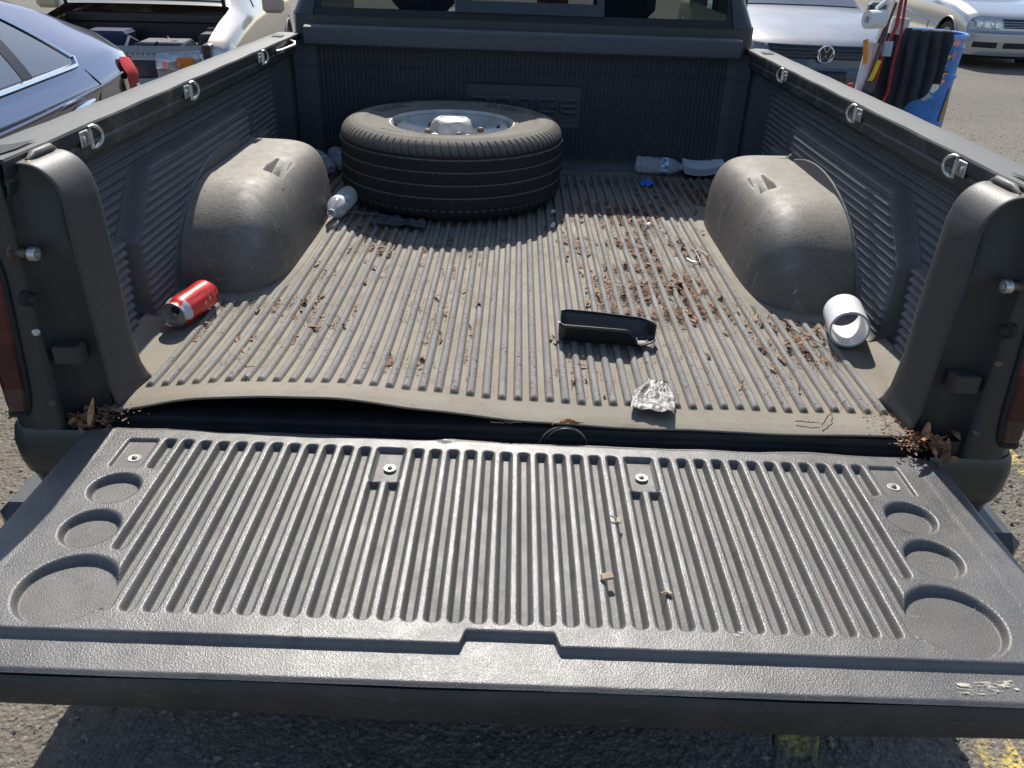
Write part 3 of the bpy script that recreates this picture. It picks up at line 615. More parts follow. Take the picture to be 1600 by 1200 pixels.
def bar(mb, x0, x1, z0, z1, th=.010, o=.0):
    V = [(x0, cabp(0, z0)-th-o, z0), (x1, cabp(0, z0)-th-o, z0), (x1, cabp(0, z1)-th-o, z1), (x0, cabp(0, z1)-th-o, z1), (x0, cabp(0, z0)+.01, z0), (x1, cabp(0, z0)+.01, z0), (x1, cabp(0, z1)+.01, z1), (x0, cabp(0, z1)+.01, z1)]
    mb.add(V, [(0, 1, 2, 3), (7, 6, 5, 4), (0, 4, 5, 1), (3, 2, 6, 7), (0, 3, 7, 4), (1, 5, 6, 2)])
bar(fm, -.80, .80, .540, .566, .006); bar(fm, -.80, -.775, .566, .95, .004); bar(fm, .775, .80, .566, .95, .004); bar(fm, -.80, .80, .935, .965, .006)
off(fm.build('window_gasket', M_['black'], truck, smooth=False))
fm = MB(); bar(fm, -.262, -.235, .566, .935, .012); bar(fm, .278, .305, .566, .935, .012); bar(fm, -.235, .278, .566, .605, .012); bar(fm, -.235, .278, .91, .935, .012)
off(fm.build('slider_frame', M_['truckcab'], truck, smooth=False))
for x0, x1, z0 in ((-.775, -.262, .566), (-.235, .278, .605), (.305, .775, .566)):
    V = [(x0, cabp(0, z0)-.002, z0), (x1, cabp(0, z0)-.002, z0), (x1, cabp(0, .935)-.002, .935), (x0, cabp(0, .935)-.002, .935)]; V += [(a, b+.004, c) for a, b, c in V]
    o = off(mesh('window_pane', V, [(0, 1, 2, 3), (7, 6, 5, 4), (0, 4, 5, 1), (3, 2, 6, 7), (0, 3, 7, 4), (1, 5, 6, 2)], M_['tglass'], truck, smooth=False))
# cab interior: seats, wheel, dash
seatm = simple('grey_beige_cloth', (.16, .14, .115), .9, sc=60); inm = simple('dark_cab_trim', (.02, .021, .022), .7)
for sx in (-1, 1):
    o = off(MB().box(sx*.42-.27, sx*.42+.27, 2.32, 2.50, -.1, .52, ch=.06).build('seat_back', seatm if sx < 0 else inm, truck))
    off(MB().box(sx*.42-.13, sx*.42+.13, 2.34, 2.44, .53, .66, ch=.04).build('headrest', seatm if sx < 0 else inm, truck))
off(MB().box(-.84, .84, 3.1, 3.5, .05, .42, ch=.05).build('dashboard', inm, truck)); off(MB().box(-.88, .88, 2.05, 3.6, -.35, -.1).build('cab_floor', inm, truck))
off(MB().tube([(-.40+.19*cos(a), 3.0+.06*sin(a), .42+.17*sin(a)) for a in np.linspace(0, 2*pi, 25)[:-1]], .014, 8, closed=True).build('steering_wheel', inm, truck))
orm = simple('orange_cloth', (.65, .13, .03), .8); rdm = simple('red_cloth', (.35, .03, .03), .8)
off(MB().box(.06, .20, 2.60, 2.70, .50, .66, ch=.04).build('shift_cover', orm, truck))
# wheels under the bed and bed underside
for sx in (-1, 1):
    T = TR((sx*.80, .98, -.40-GZ+.0), (sx, 0, 0)); w = MB().lathe([(.22, -.12), (.36, -.13), (.39, -.10), (.395, 0), (.39, .10), (.36, .13), (.22, .12)], 40, T=T).build('tyre', M_['black'], truck)
    MB().lathe([(.22, .10), (.20, .04), (.08, .06), (0, .07)], 24, T=T).build('rim', M_['alloy'], w)
    T = TR((sx*.82, 4.55, -.40-GZ), (sx, 0, 0)); w = MB().lathe([(.22, -.12), (.36, -.13), (.39, -.10), (.395, 0), (.39, .10), (.36, .13), (.22, .12)], 30, T=T).build('tyre', M_['black'], truck)
off(MB().box(-.5, .5, -.02, 5.2, -.30, -.12).build('chassis', M_['sill'], truck))
off(shell('hood', [[(x, y, z-.06*(abs(x)/.9)**3) for x in np.linspace(-.93, .93, 15)] for (y, z) in ((3.6, .45), (4.4, .42), (5.3, .34), (5.45, .2), (5.45, -.3))], M_['truckcab'], truck, flip=True))
for sx in (-1, 1): off(shell('fender', [[(sx*.93, y, z), (sx*.955, y, z-.1), (sx*.97, y, .0), (sx*.96, y, -.12)] for (y, z) in ((3.6, .40), (4.4, .37), (5.3, .29), (5.45, .15))], M_['truck'], truck, flip=(sx < 0)))
# door mirror arms
for sx in (-1, 1): off(MB().box(sx*1.06-.09, sx*1.06+.09, 3.2, 3.26, .50, .72, ch=.025).build('door_mirror', M_['blackp'], truck))

# ------------------------------------------------------------------ spare wheel lying on the bed floor
def text_mesh(txt, size):
    c = bpy.data.curves.new('t', 'FONT'); c.body = txt; c.size = size; c.extrude = 0; c.align_x = 'CENTER'; c.align_y = 'CENTER'; c.resolution_u = 3
    o = bpy.data.objects.new('t', c); me = bpy.data.meshes.new_from_object(o)
    V = [tuple(v.co) for v in me.vertices]; F = [tuple(p.vertices) for p in me.polygons]
    bpy.data.objects.remove(o); bpy.data.curves.remove(c); bpy.data.meshes.remove(me); return V, F
wheel = empty('spare_wheel', (-.238, 1.55, .009), label='spare tyre on a silver alloy rim, lying flat in the bed', cat='spare wheel')
R = .385
pf = [(.205, .020), (.225, .006), (.27, .0), (.33, .0), (.362, .010), (.378, .026), (.383, .045)]
for z0, z1 in ((.048, .085), (.0875, .1255), (.128, .166), (.1685, .204)): pf += [(.3805, z0-.0012), (.3846, z0), (.3852, z0+.0015), (.3856, z0+.005), (.3858, (z0+z1)/2), (.3856, z1-.005), (.3852, z1-.0015), (.3846, z1), (.3805, z1+.0006)]
pf += [(.3835, .2085), (.3825, .216), (.3805, .224), (.3770, .232), (.3725, .239), (.3665, .2455), (.3600, .2505), (.3530, .254), (.3460, .2565), (.342, .2568), (.3395, .2585), (.325, .2605), (.310, .2608), (.295, .259), (.293, .2572), (.275, .2545), (.255, .250), (.238, .2465), (.232, .2450), (.228, .2475), (.219, .2465), (.214, .240), (.205, .236)]
pf = np.array(pf); na = 1440; a = np.linspace(0, 2*pi, na, endpoint=False)[:, None]; r = np.repeat(pf[None, :, 0], na, 0).copy(); z = np.repeat(pf[None, :, 1], na, 0).copy()
npit = 90; phs = np.mod(a/(2*pi)*npit + (z-.2)*9, 1.0); sh = ((z > .206) & (r > .352)) | ((z < .046) & (r > .36))
g1 = np.exp(-((phs-.5)/.085)**2); r = np.where(sh, r-g1*.0050*np.clip((r-.349)/.01, 0, 1), r); z = np.where(sh & (z > .2), z-g1*.0030, z)
g2 = np.exp(-((np.mod(phs+.5, 1)-.5)/.035)**2); r = np.where((z > .222) & sh, r-g2*.0022, r)
tr = (z > .05) & (z < .204) & (r > .383); g3 = np.exp(-((np.mod(a/(2*pi)*45+z*14, 1)-.5)/.05)**2); r = np.where(tr, r-g3*.0022, r)
X = r*np.cos(a); Y = r*np.sin(a); tyre = grid('tyre', X, Y, z, M_['tyre'], wheel, closeU=True, flip=False)
M_['tyretext'] = simple('raised_tyre_text', (.035, .032, .03), .75)
def ring_text(txt, size, r0, ang, name='sidewall_lettering'):
    V, F = text_mesh(txt, size); out = []
    for (u, v, w) in V:
        rr = r0+v; A = ang-u/r0; zz = np.interp(rr, [.228, .232, .238, .255, .275, .292, .295, .31, .325, .339], [.2475, .2450, .2465, .250, .2545, .257, .259, .2608, .2605, .2585]); out.append((rr*cos(A), rr*sin(A), zz+.0010))
    return mesh(name, out, F, M_['tyretext'], tyre, smooth=False)
ring_text('SAVERO', .050, .285, radians(50)); ring_text('RADIAL', .045, .285, radians(146)); ring_text('SAVERO', .050, .285, radians(240))
mb = MB()
for k in range(30):                                     # hatch marks beside the lettering
    A = radians(123+k*1.1-(0 if k < 15 else -50+0)); A = radians(124+k*.95) if k < 15 else radians(14+(k-15)*.95)
    mb.add([((.298+q)*cos(A+w), (.298+q)*sin(A+w), .2618-.0*q) for q, w in ((0, 0), (.030, .004), (.030, .009), (0, .005))], [(0, 1, 2, 3)])
h = mb.build('sidewall_hatching', M_['tyretext'], tyre, smooth=False); h['kind'] = 'stuff'
pr = [(.190, .012), (.176, .03), (.170, .12), (.176, .165), (.196, .205), (.2045, .218), (.2065, .236), (.2115, .2455), (.2165, .2475), (.2185, .2455), (.2165, .241)]
rim = MB().lathe(pr, 96).build('rim', M_['alloy'], wheel)
mb = MB()
for k in range(5):                                      # five broad spokes
    A0 = radians(-90+36+72*k)
    nr, nw = 12, 9
    V = []
    for i in range(nr):
        q = i/(nr-1); rr = .042+q*.150; hw = .024+.010*q+.018*q**4; zc = .226-.016*sin(pi*q)*.6+.004*q
        for j in range(nw):
            u = (j/(nw-1)*2-1); rad = rr; w = u*hw; V.append((rad*cos(A0)-w*sin(A0), rad*sin(A0)+w*cos(A0), zc-.016*abs(u)**4-(.03 if abs(u) == 1 else 0)))
    mb.add(V, [(i*nw+j, (i+1)*nw+j, (i+1)*nw+j+1, i*nw+j+1) for i in range(nr-1) for j in range(nw-1)])
sp_ = mb.build('spokes', M_['alloy'], rim)
mb = MB(); mb.lathe([(.172, .150), (.12, .13), (.06, .125), (.0, .125)], 48)
mb.build('rim_back', simple('shaded_barrel', (.30, .32, .34), .5, .3), rim)  # bluish shadow inside the rim is put into this colour
hub = []
prh = [(.088, .200), (.083, .206), (.079, .218), (.073, .238), (.064, .252), (.052, .2585), (.044, .260), (.0435, .2585), (.0, .2585)]
na2 = 120; aa = np.linspace(0, 2*pi, na2, endpoint=False)[:, None]; rr = np.repeat(np.array([p[0] for p in prh])[None], na2, 0); zz = np.repeat(np.array([p[1] for p in prh])[None], na2, 0)
scal = np.abs(np.cos(aa*2.5))**6; rr = rr-np.where((zz > .203) & (zz < .250), scal*.013, 0)
grid('hub_cap', rr*np.cos(aa), rr*np.sin(aa), zz, M_['alloy'], rim, closeU=True, flip=True)
for k in range(5):
    A = radians(-90+72*k); MB().lathe([(.011, .215), (.011, .226), (.007, .230), (0, .230)], 12, T=Matrix.Translation((.098*cos(A+.3), .098*sin(A+.3), 0))).build('lug_nut', M_['rusty'], rim)
MB().tube([(.150, .035, .215), (.163, .04, .232)], .004, 8).build('valve_stem', M_['black'], rim)
# ------------------------------------------------------------------ loose things in the bed
def bottle(name, p0, p1, label, group=None, bandc=(.03, .12, .45)):
    """p0 base centre, p1 mouth centre"""
    p0 = Vector(p0); d = Vector(p1)-p0; L = d.length; e = empty(name, p0, label=label, cat='bottle', group=group); e.rotation_euler = TR((0, 0, 0), d, .6).to_euler()
    pr = [(0, .008), (.018, .004), (.026, .0), (.031, .006)]
    n = 9
    for i in range(n): z = .012+i*.0105; pr += [(.0315, z), (.0322, z+.003), (.0290, z+.0065)]
    pr += [(.0318, .110), (.0322, .135), (.0318, .145), (.029, .158), (.022, .176), (.0145, .187), (.0135, .190), (.0160, .192), (.0135, .194), (.0128, .203), (.0115, .203), (.0118, .190)]
    k = L/.203; pr = [(r, z*k) for r, z in pr]
    b = MB().lathe(pr, 40).build('bottle_shell', M_['pet'], e); 
    t_ = NT('bottle_band'); pp = t_.mapv((40, 40, 6)); t_.set(col=t_.mix(t_.ramp(t_.noise(1, 2, .5, vec=t_.mapv((60, 60, 25))), .50, .53), (.75, .78, .82), bandc), rough=.35)
    MB().lathe([(.0325, .112*k), (.0330, .114*k), (.0330, .135*k), (.0325, .137*k)], 40).build('label_band', t_.m, e)
    return e
bottle('water_bottle', (-.566, 1.325, .052), (-.588, 1.130, .046), 'empty clear water bottle with a blue and white band, lying beside the left wheel well')
bottle('water_bottle', (.468, 1.922, .043), (.655, 1.905, .040), 'empty clear bottle with a blue band, lying against the headboard by the booklet', bandc=(.02, .22, .62))
bottle('water_bottle', (-.735, 1.915, .043), (-.66, 1.74, .042), 'clear bottle half hidden behind the spare tyre and left wheel well')
bottle('water_bottle', (-.80, 1.86, .043), (-.70, 1.68, .042), 'clear bottle in the shade behind the left wheel well, nearest the bed wall')
# drinks can
p0 = Vector((-.752, .492, .044)); p1 = Vector((-.785, .348, .042)); d = p1-p0
can = empty('drink_can', p0, label='crumpled red drink can lying open end towards the tailgate', cat='can'); can.rotation_euler = TR((0, 0, 0), d, 1.2).to_euler(); can.scale = (1.06, 1.06, 1.22)
t = NT('red_can_print'); sx_ = t.pos(2)
w = t.ramp(t.noise(1, 3, .6, vec=t.mapv((45, 45, 130))), .60, .63); lg = t.ramp(t.noise(1, 2, .5, vec=t.mapv((22, 22, 9))), .60, .62)
low = t.ramp(t.pos(2), .100, .104); low = t.math('MULTIPLY', low, t.ramp(t.noise(1, 2, .5, vec=t.mapv((25, 25, 4))), .5, .52))
c = t.mix(t.math('MULTIPLY', w, t.math('MULTIPLY', lg, 1.)), (.60, .030, .022), (.80, .55, .48)); c = t.mix(low, c, (.6, .6, .63))
c = t.mix(t.ramp(t.noise(20, 3), .4, .8, 0., .35), c, (.30, .01, .012))
t.set(col=c, rough=.33, metal=.25, coat=.3); M_['can'] = t.m
n = 64; zs_ = np.array([0, .003, .006, .012, .014, .02, .04, .06, .08, .10, .106, .112, .1155, .118, .120]); rs_ = np.array([.022, .0235, .026, .0315, .0325, .0330, .0330, .0330, .0330, .0330, .0325, .0300, .0285, .0280, .0285])
A, ZZ = np.meshgrid(np.linspace(0, 2*pi, n, endpoint=False), zs_, indexing='ij'); RR = np.repeat(rs_[None], n, 0).copy()
RR -= .0022*np.clip(vnoise(A*3.1, ZZ*60, 4)-.55, 0, 1)*3*((ZZ > .02) & (ZZ < .1))
grid('can_body', RR*np.cos(A), RR*np.sin(A), ZZ, M_['can'], can, closeU=True)
alum = simple('dull_aluminium', (.45, .45, .46), .4, .8, var=.2, sc=60)
lid = MB().lathe([(.0285, .120), (.0280, .1225), (.0265, .1225), (.0262, .118), (.0250, .1165), (.0245, .118), (.0, .1182)], 48).build('can_lid', alum, can)
MB().lathe([(.0088, .0), (0, .0)], 20, T=Matrix.Translation((.0105, 0, .1187)) @ Matrix.Scale(1.25, 4, (0, 1, 0))).build('mouth_opening', M_['black'], lid, smooth=False)
MB().tube([(-.012, -.005, .1198), (-.014, 0, .1198), (-.012, .005, .1198), (.001, .0055, .1200), (.004, 0, .1202), (.001, -.0055, .1200)], .0014, 6, closed=True).build('pull_tab', alum, lid)
# pvc coupling
p0 = Vector((.790, .475, .052)); p1 = Vector((.768, .365, .0515)); d = p1-p0
pvc = empty('pipe_coupling', p0, label='short white plastic pipe coupling lying beside the right wheel well', cat='pipe'); pvc.rotation_euler = TR((0, 0, 0), d).to_euler()
wp = simple('white_pvc', (.80, .80, .80), .30, var=.03, sc=12, coat=.2)
MB().lathe([(.0385, .0), (.0448, .0), (.0452, .004), (.0452, .106), (.0448, .1085), (.0425, .1095)], 72).build('pipe_wall', wp, pvc)
MB().lathe([(.0425, .1095), (.0398, .1092), (.0395, .106), (.0380, .06), (.0380, .05), (.0390, .0)], 72).build('pipe_bore', wp, pvc)
MB().lathe([(.0432, .1094), (.0428, .1102), (.0418, .1096)], 72).build('glue_line', simple('dark_rim_line', (.12, .10, .09), .6), pvc)
# black plastic tray / trim piece
tray = empty('trim_tray', (0, 0, 0), label='curved black plastic trim tray lying open on the bed ribs', cat='tray')
ns_ = 48; V = []; rows = []
A_ = np.array([.100, .378]); B_ = np.array([.318, .352]); ax = (B_-A_)/np.linalg.norm(B_-A_); nx_ = np.array([-ax[1], ax[0]]); Lt = np.linalg.norm(B_-A_)
us = np.linspace(0, 1, ns_); prof_n = 14
Xg = np.zeros((ns_, prof_n)); Yg = Xg.copy(); Zg = Xg.copy()
for i, u in enumerate(us):
    endf = 1-max(0, (u-.80)/.2)**2*.75; endf *= 1-max(0, (.05-u)/.05)*.25
    hb = .047-.010*u**2                                # far wall height
    hf = .040*(1-sm(.70, .86, u))+.006
    for j in range(prof_n):
        v = j/(prof_n-1)
        if v < .42: q = v/.42; w = -.030*endf-.012*(1-q)**1.0*endf; z = .011+hf*(1-q)
        elif v < .58: q = (v-.42)/.16; w = (-.030+.052*q)*endf; z = .011-.000*math.sin(pi*q)
        else: q = (v-.58)/.42; w = (.022+.018*q)*endf; z = .011+hb*q
        up = .012*max(0, (u-.7)/.3)**2
        p = A_+ax*(u*Lt)+nx_*w; Xg[i, j] = p[0]; Yg[i, j] = p[1]; Zg[i, j] = z+up*(.6 if v < .58 else .3)
tp = NT('black_satin_plastic'); tp.set(col=(.010, .011, .013), rough=.36, spec=.6); tp.bump(tp.noise(500, 3), .0002, .5)
o = grid('tray_shell', Xg, Yg, Zg, tp.m, tray); sd = o.modifiers.new('t', 'SOLIDIFY'); sd.thickness = .0025
MB().tube([(Xg[i, -1], Yg[i, -1], Zg[i, -1]) for i in range(0, ns_, 2)], .0022, 6).build('far_rim', tp.m, tray)
MB().tube([(Xg[0, j], Yg[0, j], Zg[0, j]) for j in (0, 4, 6)], .002, 6).build('end_rim', tp.m, tray)
for k in range(4):
    i = 28+k*5; MB().box(-.0012, .0012, -.018, .010, 0, .005, T=Matrix.Translation((Xg[i, 7], Yg[i, 7], .0125))).build('inner_rib', tp.m, tray)
# crumpled foil packet
t = NT('silver_foil'); n_ = t.noise(60, 5, .7); t.set(col=t.mix(t.ramp(t.noise(90, 4, .7), .48, .62), (.26, .25, .235), (.035, .032, .03)), metal=.25, rough=.55); t.bump(n_, .002, .7)
def crumple(name, cx, cy, w, h, rot, amp, seed, m, label, cat, z0=.010, n=34, shape=None):
    U, V_ = np.meshgrid(np.linspace(-.5, .5, n), np.linspace(-.5, .5, n), indexing='ij')
    x = U*w*(1-.25*(V_+.5)); y = V_*h
    if shape == 'foil': x = U*w*(1-.55*np.clip(V_+.05, 0, 1)*1.6); x += .012*np.clip(V_, 0, 1)*0
    zz = z0+amp*(np.abs(vnoise(U*5+seed, V_*5, seed)-.5)*1.6+.5*np.abs(vnoise(U*11, V_*11+seed, seed+1)-.5))+amp*.25*np.abs(((U*4+V_*1.3) % 1)-.5)
    x += .004*(vnoise(U*6, V_*6, seed+3)-.5); y += .006*(vnoise(U*6, V_*6, seed+4)-.5)
    X = cx+x*cos(rot)-y*sin(rot); Y = cy+x*sin(rot)+y*cos(rot)
    o = grid(name, X, Y, zz, m, None, smooth=False); tag(o, label, cat); return o
crumple('foil_packet', .283, .098, .085, .130, -.25, .011, 3, t.m, 'crumpled silver foil packet near the rear edge of the bed floor', 'wrapper', .012, shape='foil')
t = NT('grey_rag'); t.set(col=t.mix(t.noise(30), (.035, .04, .05), (.085, .09, .10)), rough=.95)
crumple('rag', -.372, 1.155, .19, .070, -.25, .024, 8, t.m, 'dark grey rag crumpled in front of the spare tyre', 'rag', .010)
o = MB().tube([(-.59, 1.235, .022), (-.53, 1.228, .020), (-.46, 1.222, .020), (-.40, 1.19, .018)], .0028, 6).build('stick', simple('grey_stick', (.11, .11, .11), .7)); tag(o, 'thin grey stick reaching from the bottle to the rag', 'stick')
t = NT('blue_plastic'); t.set(col=(.01, .16, .60), rough=.4)
crumple('plastic_scrap', .488, 1.742, .055, .05, .3, .022, 12, t.m, 'small crumpled scrap of bright blue plastic', 'plastic scrap', .008)
wh = simple('dirty_white', (.68, .66, .62), .6, var=.1)
for i, (x, y, dx, dy, r, lb) in enumerate(((.112, 1.190, .006, .022, .006, 'small white plastic stub right in front of the spare tyre'), (.118, 1.34, .008, .008, .005, 'tiny white paper scrap beside the spare tyre'), (.425, 1.222, .008, .024, .0065, 'white cigarette butt between the ribs on the right'))):
    o = MB().tube([(x-dx/2, y-dy/2, .008+r), (x+dx/2, y+dy/2, .008+r)], r, 12).build('cigarette_butt' if i == 2 else 'white_scrap', wh); tag(o, lb, 'litter')
pts = [(.496, .918, .013), (.505, .900, .013), (.518, .889, .013), (.528, .892, .013), (.532, .905, .014), (.532, .94, .016), (.532, .975, .014), (.537, .992, .013), (.547, .992, .013), (.556, .978, .013), (.566, .952, .013)]
o = MB().tube(pts, .0020, 8).build('wire_hook', simple('pale_wire', (.55, .52, .48), .4, .5)); tag(o, 'bent S-shaped wire hook lying near the right wheel well', 'hook')
# booklet against the headboard
bk = empty('booklet', (0, 0, 0), label='curled white booklet with a dark cover, beside the right bottle', cat='booklet')
paper = simple('white_paper', (.80, .82, .86), .7, var=.05)
U, V_ = np.meshgrid(np.linspace(0, 1, 24), np.linspace(0, 1, 6), indexing='ij')
for k in range(7):
    X = .655+U*.165; Y = 1.855+U*.040+V_*.085; Zz = .016+k*.0040+.060*(U-.45)**2+.015*V_
    grid('page', X, Y+k*.0012, Zz, paper, bk)
X = .648+U*.178; grid('cover', X, 1.849+U*.040+V_*.09, .009+.060*(U-.45)**2+.015*V_, M_['blackp'], bk)
# gate chips
chipm = simple('pale_wood', (.42, .33, .22), .8)
for i, (x, y, s_, lb) in enumerate(((.140, -.407, .010, 'squarish tan wood chip, largest of the bits on the tailgate'), (.172, -.272, .007, 'small pale seed pod high on the tailgate liner'), (.228, -.436, .006, 'small tan crumb low on the tailgate liner, right of the wood chip'))):
    T = Matrix.Translation((x, y, ZT+.001)) @ Matrix.Rotation(.3+i, 4, 'Z') @ Matrix.Rotation(.25, 4, 'X')
    mb = MB(); mb.box(-s_, s_, -s_*.6, s_*.6, 0, s_*.55, T=T, ch=s_*.18)
    if i: mb.tube([T @ Vector((0, s_*.3, s_*.3)), T @ Vector((.002, s_*1.5, s_*.5)), T @ Vector((.004, s_*2.2, s_*.2))], s_*.22, 6)
    o = mb.build('wood_chip' if i == 0 else 'seed_pod', chipm, smooth=False); tag(o, lb, 'debris')
# wire loop in the gap
o = MB().tube([(.094+.048*cos(a), -.012-.012*sin(a)*0, -.050+.050*sin(a)) for a in np.linspace(-.3, pi+.3, 26)], .0016, 6).build('wire_loop', simple('dark_wire', (.16, .15, .15), .4, .3)); tag(o, 'thin dark wire loop standing in the tailgate gap', 'wire')
o = MB().tube([(.098+.044*cos(a), -.010, -.055+.050*sin(a)) for a in np.linspace(-.3, pi+.3, 26)], .0012, 6).build('wire_loop', simple('dark_wire', (.10, .09, .09), .4, .3)); tag(o, 'inner of two thin wire loops in the tailgate gap', 'wire')
# ------------------------------------------------------------------ leaf litter
def flake(mb, x, y, z, L, w, ang, curl, tilt=0):
    ca, sa = cos(ang), sin(ang); V = []
    for (u, v) in ((-1, 0), (-.35, -1), (-.35, 1), (.4, -.8), (.4, .8), (1.1, 0)):
        a, b = u*L, v*w; h = curl*(u*u)*L+tilt*u*L+abs(v)*w*.35
        V.append((x+a*ca-b*sa, y+a*sa+b*ca, z+h))
    mb.add(V, [(0, 1, 2), (1, 3, 4, 2), (3, 5, 4)])
mbs = [MB(), MB()]
def dens(x, y):
    v = 0
    if .12 < x < .62 and .5 < y < 1.85: v = .85*math.exp(-((x-.40)/.22)**2)
    if .35 < x < .66 and .55 < y < 1.3: v = max(v, .85)
    if .55 < x < .78 and .15 < y < .56: v = max(v, .55)
    if -.74 < x < -.58 and .18 < y < .56: v = max(v, .75)
    if -.62 < x < -.35 and .35 < y < 1.2: v = max(v, .35)
    if .1 < x < .75 and .1 < y < .5: v = max(v, .10)
    if -.3 < x < .1 and .15 < y < 1.1: v = max(v, .08)
    if y > 1.15 and x < .15: v = max(v, .35)
    if y > 1.2 and x > .15: v = max(v, .6)
    n = float(vnoise(np.array(x*9), np.array(y*5), 31)); n2 = float(vnoise(np.array(round(x/.0323-.1)*3.7), np.array(y*14), 33))
    return v*max(0, (n-.33)*2.0)*max(0, (n2-.30)*2.0)
cnt = 0
while cnt < 5200:
    k = random.randint(-23, 23); x = (k+.5)*.0323+.0035+random.gauss(0, .0030); y = random.uniform(.10, 1.86)
    if abs(x) > .57 and .52 < y < 1.5: continue
    if random.random() > dens(x, y)*1.4: continue
    if y > 1.15 and (x+.238)**2+(y-1.55)**2 < .36**2: continue
    for q in range(random.choice((2, 4, 6))):
        xx = x+random.gauss(0, .0025); yy = y+random.gauss(0, .009); big = random.random() < .035
        L = random.uniform(.0014, .0036) if not big else random.uniform(.008, .016)
        flake(mbs[0 if random.random() < .75 else 1], xx, yy, .003+random.uniform(0, .006)+float(warp(np.array(xx), np.array(yy))), L, L*random.uniform(.25, .5), random.gauss(pi/2, .7) if big else random.uniform(0, 6.3), random.uniform(-.3, .6), random.uniform(-.5, .5))
    cnt += 1
for q in range(1500):
    k = random.randint(-23, 23); x = (k+.5)*.0323+.0035+random.gauss(0, .004); y = random.uniform(.10, 1.86)
    if (abs(x) > .57 and .52 < y < 1.5) or random.random() > dens(x, y)*1.2+.03: continue
    if y > 1.15 and (x+.238)**2+(y-1.55)**2 < .36**2: continue
    L = random.uniform(.005, .013); flake(mbs[random.random() < .5], x, y, .005+random.uniform(0, .004)+float(warp(np.array(x), np.array(y))), L, .0006, random.gauss(pi/2, .5), random.uniform(-.1, .2), random.uniform(-.15, .15))
o = mbs[0].build('leaf_litter', M_['leaf'], smooth=False); tag(o, 'small reddish brown leaf crumbs caught between the bed ribs', 'leaf litter', kind='stuff')
o = mbs[1].build('leaf_litter', M_['leaf3'], smooth=False); tag(o, 'darker brown leaf crumbs mixed between the bed ribs', 'leaf litter', kind='stuff')
# long dry leaves, one object each, sharing meshes
def leafmesh(L, w, curl):
    V = []; n = 9
    for i in range(n):
        u = i/(n-1); ww = w*math.sin(pi*u**.8)**.8+.0003
        for v in (-1, 0, 1): V.append(((u-.5)*L, v*ww+.06*L*math.sin(u*pi), curl*L*(u-.5)**2*4+abs(v)*ww*.5))
    F = [(i*3+j, (i+1)*3+j, (i+1)*3+j+1, i*3+j+1) for i in range(n-1) for j in range(2)]
    me = bpy.data.meshes.new('leaf'); me.from_pydata(V, [], F); me.shade_smooth(); me.materials.append(M_['leaf2']); return me
lms = [leafmesh(.055, .0065, .12), leafmesh(.040, .0055, -.15), leafmesh(.030, .006, .2)]; lmd = [m.copy() for m in lms]
for m in lmd: m.materials[0] = M_['leaf']
def leaf(x, y, z, rot, lb, grp, mi=None, sc_=1.):
    me = random.choice(lms+lmd) if mi is None else mi; o = bpy.data.objects.new('dry_leaf', me); o.location = (x, y, z); o.rotation_euler = rot; o.scale = (sc_,)*3; link(o); tag(o, lb, 'leaf', grp); return o
for i in range(9): leaf(-.800+random.gauss(0, .018), -.032+random.gauss(0, .012), -.012+random.uniform(0, .02), (random.gauss(0, .6), random.gauss(.2, .5), random.uniform(0, 6.3)), 'long dry orange leaf in the heap at the left tailgate hinge', 'dry leaves at the left hinge')
for i in range(22): leaf(.785+random.gauss(0, .022), -.030+random.gauss(0, .018), -.012+random.uniform(0, .028), (random.gauss(0, .6), random.gauss(-.2, .6), random.uniform(0, 6.3)), 'long dry orange leaf in the heap at the right tailgate hinge', 'dry leaves at the right hinge')
leaf(-.790, -.045, .02, (0, -1.1, 1.3), 'upright orange leaf at the left tailgate hinge', 'dry leaves at the left hinge', lms[0])
for i in range(60):
    k = random.choice([j for j in range(4, 20)]+[-20, -19, -18, -17, -16]); x = (k+.5)*.0323; y = random.uniform(.2, .55) if k < 0 or k > 18 else random.uniform(.35, 1.6)
    if (x+.238)**2+(y-1.55)**2 < .42**2: continue
    leaf(x, y, .009, (random.gauss(0, .3), random.gauss(0, .15), pi/2+random.gauss(0, .35)), 'narrow dry leaf lying in a groove of the bed floor', 'dry leaves in the bed grooves', None, random.uniform(.35, .75))
mb = MB(); mb2 = MB()
for sx_, cx_ in ((-1, -.790), (1, .775)):
    for i in range(170): x = cx_+random.gauss(0, .022); y = .0+random.gauss(-.015, .022); L = random.uniform(.002, .006); flake(mb, x, y, random.uniform(-.02, .004)+.004, L, L*.5, random.uniform(0, 6.3), .3, random.uniform(-.6, .6))
    for i in range(140): x = sx_*(.745)+random.gauss(0, .025); y = .05+random.gauss(0, .03); L = random.uniform(.001, .003); flake(mb, x, y, .003, L, L*.6, random.uniform(0, 6.3), .1)
o = mb.build('leaf_litter', M_['leaf'], smooth=False); tag(o, 'broken leaf bits heaped at both tailgate hinges', 'leaf litter', kind='stuff')
